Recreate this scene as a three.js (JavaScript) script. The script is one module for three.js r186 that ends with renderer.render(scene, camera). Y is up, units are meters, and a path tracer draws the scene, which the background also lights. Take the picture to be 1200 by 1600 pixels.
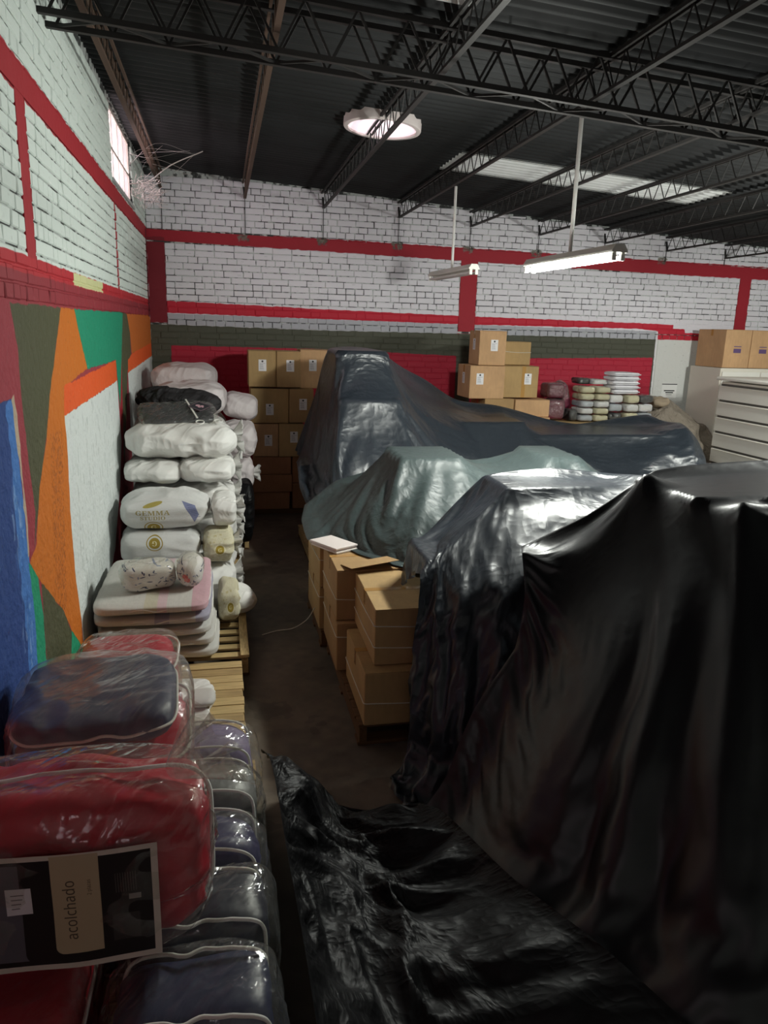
import * as THREE from 'three';
import { mergeGeometries, mergeVertices } from 'three/addons/utils/BufferGeometryUtils.js';
import { RoundedBoxGeometry } from 'three/addons/geometries/RoundedBoxGeometry.js';

// ---------------------------------------------------------------- camera, sky, exposure
const scene = new THREE.Scene();
const camera = new THREE.PerspectiveCamera(2 * Math.atan(800 / 1150) * 180 / Math.PI, 0.75, 0.05, 60);
camera.position.set(0.90, 2.35, 10.35);
camera.quaternion.setFromRotationMatrix(new THREE.Matrix4().makeBasis(
  new THREE.Vector3(0.9772462, 0.0289658, 0.2101212),
  new THREE.Vector3(0.0229729, 0.9703501, -0.2406094),
  new THREE.Vector3(-0.2108606, 0.2399617, 0.9476055)));
scene.background = new THREE.Color().setRGB(1.0, 0.92, 0.99);      // overcast daylight, seen through the openings only
scene.backgroundIntensity = 9;
const renderer = new THREE.WebGLRenderer({ antialias: true });
renderer.toneMapping = THREE.LinearToneMapping;
renderer.toneMappingExposure = 1.12;
renderer.shadowMap.enabled = true;
const TUBE_POWER = 6.5, TUBE_COLOR = new THREE.Color().setRGB(0.97, 1.0, 0.93);

// ---------------------------------------------------------------- helpers
let seed = 7;
const rnd = (a = 0, b = 1) => { seed = (seed * 1664525 + 1013904223) >>> 0; return a + (b - a) * seed / 4294967296; };
const lerp = (a, b, t) => a + (b - a) * t;
const clamp = (v, a, b) => Math.max(a, Math.min(b, v));
function hash3(x, y, z) { let h = (x * 374761393 + y * 668265263 + z * 1274126177) | 0; h = Math.imul(h ^ (h >>> 13), 1274126177); return ((h ^ (h >>> 16)) >>> 0) / 4294967296; }
const fade = (t) => t * t * (3 - 2 * t);
function noise(x, y, z = 0, P = 0) {                                // value noise in -1..1, periodic in x and y when P > 0
  const i = Math.floor(x), j = Math.floor(y), k = Math.floor(z), u = fade(x - i), v = fade(y - j), w = fade(z - k);
  const m = (n) => P ? ((n % P) + P) % P : n;
  const h = (a, b, c) => hash3(m(i + a), m(j + b), k + c);
  return lerp(lerp(lerp(h(0, 0, 0), h(1, 0, 0), u), lerp(h(0, 1, 0), h(1, 1, 0), u), v), lerp(lerp(h(0, 0, 1), h(1, 0, 1), u), lerp(h(0, 1, 1), h(1, 1, 1), u), v), w) * 2 - 1;
}
const used = new Map();
const numbered = (n) => { const k = used.get(n) || 0; used.set(n, k + 1); return k ? n + '_' + String(k).padStart(3, '0') : n; };
function tag(o, label, category, group, kind) {
  if (label) o.userData.label = label;
  if (category) o.userData.category = category;
  if (group) o.userData.group = group;
  if (kind) o.userData.kind = kind;
  return o;
}
function part(name, geo, mat, parent, label) {
  const g = Array.isArray(geo) ? mergeGeometries(geo.map(plain)) : geo;
  const m = new THREE.Mesh(g, mat); m.name = parent ? name : numbered(name); m.castShadow = m.receiveShadow = true;
  if (label) m.userData.label = label;
  (parent || scene).add(m); return m;
}
function plain(g) { const q = g.index ? g.toNonIndexed() : g; for (const k of Object.keys(q.attributes)) if (!['position', 'normal', 'uv'].includes(k)) q.deleteAttribute(k); return q; }
function thing(name, label, category, pos = [0, 0, 0], turn = 0, group) {
  const o = new THREE.Group(); o.name = numbered(name); o.position.set(...pos); o.rotation.y = turn; scene.add(o);
  return tag(o, label, category, group);
}
function metres(g) { const p = g.attributes.position, n = g.attributes.normal, t = g.attributes.uv; for (let i = 0; i < p.count; i++) Math.abs(n.getX(i)) > .5 ? t.setXY(i, p.getZ(i), p.getY(i)) : Math.abs(n.getY(i)) > .5 ? t.setXY(i, p.getX(i), p.getZ(i)) : t.setXY(i, p.getX(i), p.getY(i)); return g; }
function structure(name, label) { const o = new THREE.Group(); o.name = name; scene.add(o); return tag(o, label, undefined, undefined, 'structure'); }
const box = (w, h, d, x = 0, y = 0, z = 0) => new THREE.BoxGeometry(w, h, d).translate(x, y, z);
const span = (x0, x1, y0, y1, z0, z1) => box(x1 - x0, y1 - y0, z1 - z0, (x0 + x1) / 2, (y0 + y1) / 2, (z0 + z1) / 2);
function bar(a, b, t, t2 = t) {                                      // square bar between two points
  const A = new THREE.Vector3(...a), B = new THREE.Vector3(...b), d = B.clone().sub(A), g = new THREE.BoxGeometry(t, t2, d.length());
  const q = new THREE.Object3D(); q.position.copy(A).add(B).multiplyScalar(.5); q.lookAt(B); q.updateMatrix(); return g.applyMatrix4(q.matrix);
}
const tube = (pts, r, seg = 40, rad = 6, closed = false) => new THREE.TubeGeometry(new THREE.CatmullRomCurve3(pts.map((p) => new THREE.Vector3(...p)), closed), seg, r, rad, closed);
const S = (r, g, b) => new THREE.Color().setRGB(r / 255, g / 255, b / 255, THREE.SRGBColorSpace);
function std(c, roughness = .8, o = {}) { return new THREE.MeshStandardMaterial({ color: Array.isArray(c) ? S(...c) : c, roughness, ...o }); }
function phys(c, roughness, o = {}) { return new THREE.MeshPhysicalMaterial({ color: Array.isArray(c) ? S(...c) : c, roughness, ...o }); }
function heightTex(n, f, rep) {                                      // tileable grey texture from f(u, v) in 0..1
  const d = new Uint8Array(n * n * 4);
  for (let j = 0; j < n; j++) for (let i = 0; i < n; i++) { const v = clamp(f(i / n, j / n), 0, 1) * 255, k = (j * n + i) * 4; d[k] = d[k + 1] = d[k + 2] = v; d[k + 3] = 255; }
  const t = new THREE.DataTexture(d, n, n); t.wrapS = t.wrapT = THREE.RepeatWrapping; t.magFilter = THREE.LinearFilter; t.needsUpdate = true;
  if (rep) t.repeat.set(rep, rep); return t;
}
function colorTex(n, f) {                                            // tileable sRGB colour texture, f(u, v) -> [r, g, b]
  const d = new Uint8Array(n * n * 4);
  for (let j = 0; j < n; j++) for (let i = 0; i < n; i++) { const c = f(i / n, j / n), k = (j * n + i) * 4; for (let q = 0; q < 3; q++) d[k + q] = clamp(c[q], 0, 255); d[k + 3] = 255; }
  const t = new THREE.DataTexture(d, n, n); t.wrapS = t.wrapT = THREE.RepeatWrapping; t.magFilter = THREE.LinearFilter; t.colorSpace = THREE.SRGBColorSpace; t.needsUpdate = true; return t;
}
const again = (t, r, s = r) => { const c = t.clone(); c.repeat.set(r, s); c.needsUpdate = true; return c; };
function canvasTex(w, h, draw) {
  const c = document.createElement('canvas'); c.width = w; c.height = h; const g = c.getContext('2d'); draw(g, w, h);
  const t = new THREE.CanvasTexture(c); t.colorSpace = THREE.SRGBColorSpace; return t;
}
const fbm = (u, v, f, oct, z = 0) => { let s = 0, a = .5, q = f; for (let i = 0; i < oct; i++) { s += a * noise(u * q, v * q, z + i * 7.3, q); a *= .5; q *= 2; } return s; };
const ridge = (u, v, f, oct, z = 0) => { let s = 0, a = .5, q = f; for (let i = 0; i < oct; i++) { s += a * (1 - Math.abs(noise(u * q, v * q, z + i * 5.1, q)) * 2); a *= .5; q *= 2; } return s; };

// ---------------------------------------------------------------- textures and materials
const tGrain = heightTex(512, (u, v) => .5 + .5 * fbm(u, v, 16, 5));
const tStucco = heightTex(512, (u, v) => .45 + .55 * fbm(u, v, 24, 4, 3) + .2 * Math.max(0, fbm(u, v, 64, 2, 9)));
const tCrinkle = heightTex(1024, (u, v) => { const a = .08 * fbm(u, v, 4, 3, 2), b = .08 * fbm(u, v, 4, 3, 8); return .35 + .3 * ridge(u + a, v + b, 6, 3, 1) + .18 * ridge(u - b, v + a, 16, 2, 4); });
const tWeave = heightTex(256, (u, v) => .5 + .22 * Math.sin(u * 128 * Math.PI) * Math.sin(v * 128 * Math.PI) + .35 * fbm(u, v, 8, 4, 5));
const tCard = colorTex(256, (u, v) => { const n = 10 * fbm(u, v * .25, 32, 3) + 14 * fbm(u, v, 4, 3, 8); return [226 + n, 226 + n, 224 + n]; });
const tFloor = colorTex(1024, (u, v) => { const n = fbm(u, v, 6, 6, 2), m = fbm(u, v, 48, 3, 11), b = 116 + 44 * n + 22 * m - (fbm(u, v, 12, 4, 21) > .3 ? 16 : 0); return [b * 1.03, b * .96, b * .88]; });
const tWood = colorTex(512, (u, v) => { const g = fbm(u * .25, v, 32, 4, 1), k = fbm(u, v, 4, 3, 4); return [196 + 40 * g + 20 * k, 170 + 38 * g + 18 * k, 122 + 32 * g + 12 * k]; });
const tMortar = colorTex(512, (u, v) => { const k = clamp((fbm(u, v, 20, 4, 31) + .12) * 4, 0, 1), b = 186 - 122 * k + 16 * fbm(u, v, 64, 2, 3); return [b, b * 1.02, b * 1.01]; });
const tSoot = colorTex(512, (u, v) => { const b = 128 + 70 * fbm(u, v, 5, 5, 6) + 30 * fbm(u * .2, v, 40, 2, 9); return [b, b, b]; });

const M = {
  plaster: std([196, 200, 198], .9, { bumpMap: again(tStucco, 1), bumpScale: .006 }),
  mortar: std([255, 255, 255], .95, { map: again(tMortar, .9), bumpMap: again(tGrain, 2), bumpScale: .004 }),
  floor: std([208, 200, 190], .62, { map: again(tFloor, .3), bumpMap: again(tGrain, 1), bumpScale: .003 }),
  roof: std([48, 50, 53], .75, { map: again(tSoot, .35), side: THREE.DoubleSide }),
  steel: std([46, 44, 43], .6, { metalness: .3 }),
  rust: std([86, 66, 54], .75, { metalness: .15 }),
  white: std([225, 222, 214], .5), offwhite: std([214, 208, 196], .55), pvc: std([222, 220, 216], .4),
  card: std([192, 158, 108], .82, { map: again(tCard, 1.6) }), card2: std([184, 148, 102], .82, { map: again(tCard, 1.3) }), card3: std([214, 170, 126], .82, { map: again(tCard, 1.9) }),
  tape: phys([176, 132, 70], .25, { clearcoat: .6, clearcoatRoughness: .2 }),
  string: std([205, 200, 185], .8),
  wood: std([248, 246, 240], .8, { map: again(tWood, 1) }), wood2: std([222, 216, 206], .8, { map: again(tWood, 1.3) }), wood3: std([120, 98, 82], .85, { map: again(tWood, .8) }),
  tarp: phys([40, 46, 53], .36, { bumpMap: again(tCrinkle, .9), bumpScale: .012, side: THREE.DoubleSide }),
  tarpGrey: phys([58, 68, 68], .45, { specularIntensity: .7, bumpMap: again(tCrinkle, 1), bumpScale: .012, side: THREE.DoubleSide }),
  tarpSoft: phys([27, 28, 31], .4, { ior: 1.5, bumpMap: again(tCrinkle, .7), bumpScale: .003, side: THREE.DoubleSide }),
  sack: std([226, 225, 221], .62, { bumpMap: again(tCrinkle, .9), bumpScale: .03 }),
  sackPink: std([222, 213, 213], .62, { bumpMap: again(tCrinkle, .8), bumpScale: .03 }),
  linen: std([206, 204, 198], .85, { bumpMap: again(tWeave, 5), bumpScale: .003 }),
  blackBag: phys([15, 15, 17], .5, { specularIntensity: .4, bumpMap: again(tCrinkle, 2), bumpScale: .012, side: THREE.DoubleSide }),
  clear: phys([250, 250, 246], .1, { transmission: .95, thickness: 0, ior: 1.45, bumpMap: again(tCrinkle, 1.5), bumpScale: .03, side: THREE.DoubleSide }),
  haze: phys([244, 243, 238], .22, { transmission: .92, thickness: 0, ior: 1.45, bumpMap: again(tCrinkle, 1.4), bumpScale: .012, side: THREE.DoubleSide }),
  piping: std([226, 224, 216], .7),
  ink: std([30, 29, 28], .6), paper: std([226, 224, 220], .75),
  web: std([196, 186, 182], .95),
};
const quilt = (c) => phys(c, .42, { sheen: .3, sheenRoughness: .5, bumpMap: again(tGrain, .5), bumpScale: .012 });
const Q = { crimson: quilt([176, 18, 44]), navy: quilt([44, 50, 84]), lavender: quilt([136, 122, 156]), grey: quilt([112, 112, 112]), indigo: quilt([50, 46, 92]), dark: quilt([34, 36, 56]), taupe: quilt([122, 116, 104]), maroon: quilt([92, 22, 46]) };

// ---------------------------------------------------------------- the room: walls
const RX = 10.5, RZ = 12.2;
const roofY = (x, c = 4.24) => c - .057 * x;
const UL = 7.6, VL = 4.4, UB = 10.5;
const RED = '#a31d28', RED2 = '#b3202b', DRED = '#8f2530', OLIVE = '#4a4b31', ORANGE = '#c66a10', ORRED = '#e0571a', TEAL = '#0d8a68', LAMP_TINTED_WHITE = '#d8e2dc';  // the left wall white is tinted mint, greenish lamp light put into the paint
function brush(g, poly, px, py, color, wob = .006) {
  g.fillStyle = color; g.beginPath();
  poly.forEach(([u, v], i) => {
    const [u2, v2] = poly[(i + 1) % poly.length], n = Math.max(2, Math.ceil(Math.hypot(u2 - u, v2 - v) / .05));
    for (let k = 0; k < n; k++) { const t = k / n, a = lerp(u, u2, t) + rnd(-wob, wob), b = lerp(v, v2, t) + rnd(-wob, wob); (i || k) ? g.lineTo(px(a), py(b)) : g.moveTo(px(a), py(b)); }
  });
  g.closePath(); g.fill();
}
function speckle(g, x0, x1, y0, y1, n, cols, a, w, h) {
  for (let i = 0; i < n; i++) { g.globalAlpha = rnd(.2, 1) * a; g.fillStyle = cols[Math.floor(rnd(0, cols.length))]; g.fillRect(rnd(x0, x1), rnd(y0, y1), rnd(1, w), rnd(1, h)); }
  g.globalAlpha = 1;
}
const paintLeft = canvasTex(2048, 1280, (g, W, H) => {
  const px = (z) => z / UL * W, py = (y) => (1 - y / VL) * H, P = (poly, c, w) => brush(g, poly, px, py, c, w);
  g.fillStyle = LAMP_TINTED_WHITE; g.fillRect(0, 0, W, H);
  speckle(g, 0, W, 0, H * .45, 2600, ['#b9c0bb', '#ccd2cd', '#eef0ee'], .5, 14, 5);
  P([[0, 3.37], [UL, 3.37], [UL, 3.53], [0, 3.53]], RED);
  P([[6.15, 2.6], [6.34, 2.6], [6.34, 3.45], [6.15, 3.45]], RED);
  P([[2.93, 2.6], [3.04, 2.6], [3.04, 3.45], [2.93, 3.45]], RED);
  P([[0, 2.42], [UL, 2.42], [UL, 2.645], [0, 2.645]], RED2, .004);
  P([[0, 2.42], [UL, 2.42], [UL, 2.565], [0, 2.565]], DRED, .004);
  P([[3.99, 2.568], [5.18, 2.568], [5.18, 2.645], [3.99, 2.645]], '#cfcf9a', .003);
  P([[0, 0], [UL, 0], [UL, 2.43], [0, 2.43]], '#96303c', 0);
  P([[6.74, 2.42], [6.67, 2.23], [6.68, 2.01], [6.65, 1.7], [6.61, 1.44], [6.68, 1.27], [6.49, 1.54], [6.27, 1.74], [6.06, 1.98], [5.92, 2.15], [5.65, 2.42]], OLIVE);
  P([[7.6, 2.0], [6.82, 2.01], [6.81, 1.67], [6.8, 1.28], [6.73, .93], [6.67, .63], [6.75, .2], [7.6, .2]], '#1d3f80');
  P([[6.95, 2.0], [6.82, 2.01], [6.8, 1.28], [6.67, .63], [6.95, .6], [6.96, 1.34], [6.94, 1.71]], '#3f74bb', .02);
  for (let i = 0; i < 60; i++) { const z = rnd(6.84, 7.0), y = rnd(.75, 1.65), h = rnd(.03, .12); g.globalAlpha = rnd(.1, .45); P([[z, y], [z + rnd(.01, .035), y], [z + rnd(.01, .03), y + h], [z, y + h]], rnd() > .5 ? '#a9bede' : '#2a559b', .01); }
  g.globalAlpha = 1;
  P([[6.84, 2.01], [6.79, 2.03], [6.77, 1.66], [6.78, 1.27], [6.805, 1.28], [6.81, 1.67]], '#b9a58e', .012);
  P([[6.81, 1.25], [6.67, 1.17], [6.63, .92], [6.65, .58], [6.83, .64], [6.78, .98]], '#0c9068');
  P([[5.65, 2.42], [5.24, 2.42], [5.09, 2.23], [4.9, 2.04], [5.36, 2], [5.73, 1.97], [5.76, 1.62], [5.81, 1.25], [5.8, .84], [5.73, .57], [5.72, .32], [6.02, .58], [6.18, .76], [6.38, .91], [6.61, 1.08], [6.79, 1.24], [6.64, 1.29], [6.49, 1.54], [6.27, 1.74], [6.1, 1.97]], ORANGE);
  for (let i = 0; i < 900; i++) { const t = rnd(), y = lerp(.75, 1.75, t), z = lerp(6.25, 6.02, t) + rnd(-.16, .14); g.globalAlpha = rnd(.15, .6); P([[z, y], [z + .012, y], [z + .012, y + .012], [z, y + .014]], '#7c3c08', .004); }
  g.globalAlpha = 1;
  P([[5.24, 2.42], [2.8, 2.44], [3.08, 2.03], [3.36, 1.59], [3.47, 2.03], [4.9, 2.03], [5.09, 2.23]], TEAL);
  P([[5.72, 1.98], [3.47, 2.03], [3.46, 1.85], [5.77, 1.81]], ORRED);
  P([[5.77, 1.81], [3.46, 1.85], [3.4, 1.3], [3.65, .94], [4.17, .51], [4.97, .26], [5.67, .1], [5.73, .57], [5.8, .84], [5.81, 1.25], [5.76, 1.62]], '#d5dbd9');
  for (let i = 0; i < 260; i++) { const z = rnd(3.7, 5.7), y = rnd(.5, 1.75), h = rnd(.02, .12); g.globalAlpha = rnd(.1, .5); P([[z, y], [z + .012, y], [z + .012, y + h], [z, y + h]], '#7e8886', .004); }
  g.globalAlpha = 1;
  P([[3.36, 1.59], [3.08, 2.03], [3.04, 1.79], [3.38, 1.0]], '#a01b2c');
  P([[2.8, 2.44], [2.5, 2.43], [2.32, 2.25], [2.31, 2.03], [2.7, 1.89], [2.91, 1.54], [3.34, 1.0], [3.08, 2.03]], OLIVE);
  P([[2.5, 2.43], [0, 2.45], [0, 2.09], [2.25, 2.04], [2.32, 2.25]], '#c0641c');
  P([[2.6, 1.99], [2.25, 2.04], [0, 2.1], [0, 1.93], [2.65, 1.87]], ORRED);
  P([[2.65, 1.87], [0, 1.93], [0, .2], [2.72, .2]], '#d5dbd9');
  P([[6.61, 1.08], [6.38, .91], [6.18, .76], [6.02, .58], [6.18, .2], [6.65, .2], [6.63, .92]], OLIVE);
  P([[6.02, .58], [5.72, .32], [5.9, .2], [6.14, .3]], '#0c9068');
  speckle(g, 0, W, py(2.43), H, 5000, ['#000000', '#ffffff', '#2a2416'], .13, 5, 5);
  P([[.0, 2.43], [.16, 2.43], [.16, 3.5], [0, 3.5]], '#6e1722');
});
const paintBack = canvasTex(2048, 1024, (g, W, H) => {
  const px = (x) => x / UB * W, py = (y) => (1 - y / VL) * H, P = (poly, c, w) => brush(g, poly, px, py, c, w);
  g.fillStyle = '#e3dfe6'; g.fillRect(0, 0, W, H);  // lilac ground: the pinkish daylight cast is put into the white paint
  speckle(g, 0, W, 0, H * .5, 3000, ['#b4b4b8', '#c9c8cc', '#efeef2'], .45, 10, 3);
  P([[0, 3.52], [2.22, 3.51], [4.32, 3.49], [6.53, 3.47], [UB, 3.44], [UB, 3.26], [6.55, 3.28], [4.19, 3.32], [2.22, 3.35], [0, 3.37]], '#a01c2c');
  P([[.0, 2.645], [2.23, 2.6], [4.24, 2.575], [6.9, 2.56], [7.61, 2.55], [7.62, 2.5], [7.82, 2.49], [7.83, 2.44], [8.66, 2.43], [8.68, 2.33], [7.38, 2.33], [7.37, 2.45], [7.06, 2.48], [4.24, 2.46], [2.23, 2.47], [0, 2.49]], '#c02036', .005);
  P([[.2, 2.34], [2.23, 2.32], [4.25, 2.33], [7.35, 2.33], [7.35, 2.45], [4.24, 2.46], [2.23, 2.47], [.2, 2.48]], '#b0b0b8', .004);
  P([[0, 2.34], [2.23, 2.32], [4.25, 2.33], [7.35, 2.33], [7.38, 0], [0, 0]], '#4c4d40', .004);
  P([[.25, 2.07], [2.23, 2.07], [4.2, 2.02], [4.2, 0], [.25, 0]], '#a81a34', .004);
  P([[4.43, 2.02], [5.37, 2.01], [7.33, 2.06], [7.36, 0], [4.43, 0]], '#b01f38', .004);
  P([[7.37, 2.33], [UB, 2.33], [UB, 0], [7.39, 0]], '#d8d9d6', .004);
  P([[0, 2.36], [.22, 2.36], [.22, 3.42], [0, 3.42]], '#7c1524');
  P([[4.2, 2.33], [4.45, 2.33], [4.45, 3.4], [4.2, 3.4]], '#a01c2c');
  P([[8.66, 2.4], [8.86, 2.4], [8.86, 3.4], [8.66, 3.4]], '#a01c2c');
  speckle(g, 0, W, py(2.35), H, 5000, ['#000000', '#ffffff'], .08, 6, 3);
  for (const x of [1.2, 2.24, 3.26, 4.28, 5.3, 6.3, 7.3]) for (let i = 0; i < 40; i++) { g.globalAlpha = rnd(.3, .8); const a = x + rnd(-.07, .07), b = 3.5 - Math.abs(rnd(-.05, .09)); P([[a, b], [a + .03, b], [a + .03, b + .025], [a, b + .025]], rnd() > .5 ? '#7a766a' : '#5b574d', .01); }
  g.globalAlpha = 1;
});
const brickMat = (map) => std([255, 255, 255], .72, { map, bumpMap: again(tGrain, 14, 8), bumpScale: .0025 });
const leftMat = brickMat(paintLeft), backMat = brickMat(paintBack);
const muralMat = std([255, 255, 255], .8, { map: paintLeft, bumpMap: again(tStucco, 9, 5.2), bumpScale: .012 });
const lowBackMat = std([255, 255, 255], .8, { map: paintBack, bumpMap: again(tStucco, 8, 4), bumpScale: .006 });
const toLeft = (u, v, n) => [n, v, u], toBack = (u, v, n) => [u, v, n];
function brickGeo(map, U, V, u0, u1, v0, v1, base, d) {
  const c = .006, j = () => rnd(-.0022, .0022), pos = [], uv = [];
  const tilt = [rnd(-.002, .002), rnd(-.002, .002), rnd(-.002, .002), rnd(-.002, .002)];
  const o = [[u0 + j(), v0 + j()], [u1 + j(), v0 + j()], [u1 + j(), v1 + j()], [u0 + j(), v1 + j()]];
  const mu = (u0 + u1) / 2, mv = (v0 + v1) / 2;
  const A = o.map(([u, v]) => [u, v, base]), B = o.map(([u, v], i) => [u, v, d - .006 + tilt[i]]), C = o.map(([u, v], i) => [u + (u < mu ? c : -c), v + (v < mv ? c : -c), d + tilt[i]]);
  const flip = map === toLeft;
  const q = (a, b, e, f) => { for (const p of flip ? [a, e, b, a, f, e] : [a, b, e, a, e, f]) { pos.push(...map(...p)); uv.push(p[0] / U, p[1] / V); } };
  q(C[0], C[1], C[2], C[3]);
  for (let i = 0; i < 4; i++) { const k = (i + 1) % 4; q(B[i], B[k], C[k], C[i]); q(A[i], A[k], B[k], B[i]); }
  const g = new THREE.BufferGeometry(); g.setAttribute('position', new THREE.Float32BufferAttribute(pos, 3)); g.setAttribute('uv', new THREE.Float32BufferAttribute(uv, 2)); g.computeVertexNormals(); return g;
}
function slabGeo(map, U, V, u0, u1, v0, v1, n0, n1, nu = 1, nv = 1) {   // slab with paint coordinates on all faces
  const g = map === toLeft ? new THREE.BoxGeometry(n1 - n0, v1 - v0, u1 - u0, 1, nv, nu).translate((n0 + n1) / 2, (v0 + v1) / 2, (u0 + u1) / 2) : new THREE.BoxGeometry(u1 - u0, v1 - v0, n1 - n0, nu, nv, 1).translate((u0 + u1) / 2, (v0 + v1) / 2, (n0 + n1) / 2);
  const p = g.attributes.position, t = g.attributes.uv; for (let i = 0; i < p.count; i++) t.setXY(i, (map === toLeft ? p.getZ(i) : p.getX(i)) / U, p.getY(i) / V); return g;
}
function layBricks(wall, map, U, V, mat, u0, u1, v0, v1, top, skip, sizeOf) {
  const list = [], H = .0795, J = .0085;
  for (let v = v0, r = 0; v + H <= v1 + 1e-6; v += H, r++) {
    const kind = hash3(r, 5, U | 0) < .5 ? .25 : (hash3(r, 9, 1) < .6 ? .125 : .1875);
    let u = u0 - (r % 2 ? .12 : .03) - .06 * hash3(r, 3, 2);
    while (u < u1) {
      const len = kind === .1875 ? (rnd() > .5 ? .25 : .125) : (rnd() > .86 ? .375 - kind : kind), a = Math.max(u, u0) + J / 2 * rnd(.6, 1.4), b = Math.min(u + len, u1) - J / 2 * rnd(.6, 1.4); u += len;
      const lo = v + J / 2 + rnd(-.001, .001), hi = Math.min(v + H - J / 2 + rnd(-.001, .001), top((a + b) / 2));
      for (const [p, q, l, h] of skip(a, b, lo, hi)) if (q - p > .02 && h - l > .014) list.push({ g: [p, q, l, h], s: sizeOf((p + q) / 2, (l + h) / 2) - (h - l < .05 ? 9 : 0) });
    }
  }
  list.sort((p, q) => q.s - p.s);
  const rest = [];
  list.forEach(({ g }, i) => { const geo = brickGeo(map, U, V, ...g, -.02, rnd(-.003, .003)); if (i < 300) part('brick', geo, mat, wall); else rest.push(geo); });
  const m = part('brickwork', mergeGeometries(rest), mat, wall); m.userData.kind = 'stuff';
}
// left wall, with the daylight window high up near the corner
const WZ0 = 1.35, WZ1 = 3.02, WY0 = 3.58, WY1 = 4.23;
{
  const w = structure('wall_left', 'left brick wall painted white above with a colourful abstract mural below');
  part('mortar_bed', [span(-.24, -.009, 2.43, 4.5, WZ1, RZ), span(-.24, -.009, 2.43, 4.5, -.24, WZ0), span(-.24, -.009, 2.43, WY0, WZ0, WZ1), span(-.24, -.009, WY1, 4.5, WZ0, WZ1)].map(metres), M.mortar, w);
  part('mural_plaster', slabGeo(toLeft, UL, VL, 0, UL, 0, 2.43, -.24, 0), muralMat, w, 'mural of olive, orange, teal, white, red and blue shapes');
  part('mural_plaster', slabGeo(toLeft, 30, VL, UL, RZ, 0, 2.43, -.24, 0), std([150, 48, 60], .85), w, 'dark red plaster nearer the viewer');
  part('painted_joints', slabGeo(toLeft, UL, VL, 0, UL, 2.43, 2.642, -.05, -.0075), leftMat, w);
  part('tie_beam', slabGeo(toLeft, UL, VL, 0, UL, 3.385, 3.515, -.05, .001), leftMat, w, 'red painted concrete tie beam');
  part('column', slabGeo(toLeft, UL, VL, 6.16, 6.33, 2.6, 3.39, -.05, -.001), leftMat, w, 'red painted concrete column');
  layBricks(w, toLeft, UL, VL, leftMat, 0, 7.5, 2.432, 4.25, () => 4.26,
    (a, b, lo, hi) => {
      if (b > WZ0 && a < WZ1 && hi > WY0 && lo < WY1) return [[a, WZ0, lo, hi], [WZ1, b, lo, hi]];
      const v = hi > 3.387 && lo < 3.513 ? [[a, b, lo, 3.384], [a, b, 3.516, hi]] : [[a, b, lo, hi]];
      return v.flatMap(([p, q, l, h]) => q > 6.16 && p < 6.33 && l < 3.38 && h > 2.605 ? [[p, 6.158, l, h], [6.332, q, l, h]] : [[p, q, l, h]]);
    }, (z, y) => z > 6.95 ? -1 : z);
}
{
  const w = structure('wall_back', 'back brick wall painted white with red bands above olive and red panels');
  part('mortar_bed', [span(-.24, RX + .24, 0, 4.5, -.24, -.009)].map(metres), M.mortar, w);
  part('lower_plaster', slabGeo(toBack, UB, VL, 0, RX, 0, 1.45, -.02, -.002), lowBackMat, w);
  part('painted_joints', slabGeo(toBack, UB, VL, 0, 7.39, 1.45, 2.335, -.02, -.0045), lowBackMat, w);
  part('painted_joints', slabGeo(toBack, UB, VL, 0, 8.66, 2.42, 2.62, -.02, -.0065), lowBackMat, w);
  part('lower_plaster', slabGeo(toBack, UB, VL, 7.39, RX, 1.45, 2.33, -.02, .006), lowBackMat, w, 'white plaster patch on the lower right');
  for (const [a, b, n] of [[0, RX, 0]]) {
    const g = slabGeo(toBack, UB, VL, a, b, 3.29, 3.5, -.02, .002, 20, 1), p = g.attributes.position, t = g.attributes.uv;
    for (let i = 0; i < p.count; i++) { const x = p.getX(i); p.setY(i, (p.getY(i) > 3.4 ? 3.512 : 3.378) - .009 * x - (p.getY(i) > 3.4 ? 0 : .0045 * x)); t.setXY(i, x / UB, p.getY(i) / VL); }
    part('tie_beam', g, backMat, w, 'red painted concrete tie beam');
  }
  for (const [a, b] of [[0, .215], [4.205, 4.445], [8.665, 8.855]]) part('column', slabGeo(toBack, UB, VL, a, b, 2.36, 3.36, -.02, .003), backMat, w, 'red painted concrete column');
  const cols = [[0, .215], [4.205, 4.445], [8.665, 8.855]];
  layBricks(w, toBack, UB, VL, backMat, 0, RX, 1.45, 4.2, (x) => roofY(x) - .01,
    (a, b, lo, hi) => {
      const x = (a + b) / 2, t = 3.513 - .009 * x, q = 3.377 - .0135 * x; if (x > 7.39 && hi < 2.36) return [];
      const v = hi > q && lo < t ? [[a, b, lo, q], [a, b, t, hi]] : [[a, b, lo, hi]];
      return v.flatMap((r) => { const c = cols.find(([c0, c1]) => r[1] > c0 && r[0] < c1 && r[2] > 2.3 && r[3] < 3.45); return c ? [[r[0], c[0] - .002, r[2], r[3]], [c[1] + .002, r[1], r[2], r[3]]] : [r]; });
    },
    (x, y) => (x > 9.3 || y < 2.3 || y > roofY(x) - .05) ? -1 : -Math.abs(x - 1.5) - .2 * Math.abs(y - 3));
}
{ const w = structure('wall_right', 'right wall of the warehouse, pale plaster'); part('plaster', span(RX, RX + .24, 0, 4.4, -.24, RZ), M.plaster, w); }
{ const w = structure('wall_front', 'wall behind the viewer, pale plaster'); part('plaster', [span(-.24, .2, 0, 4.5, RZ, RZ + .24), span(1.3, RX + .24, 0, 4.5, RZ, RZ + .24), span(.2, 1.3, 0, 2.7, RZ, RZ + .24), span(.2, 1.3, 3.4, 4.5, RZ, RZ + .24)], M.plaster, w); }
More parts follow.
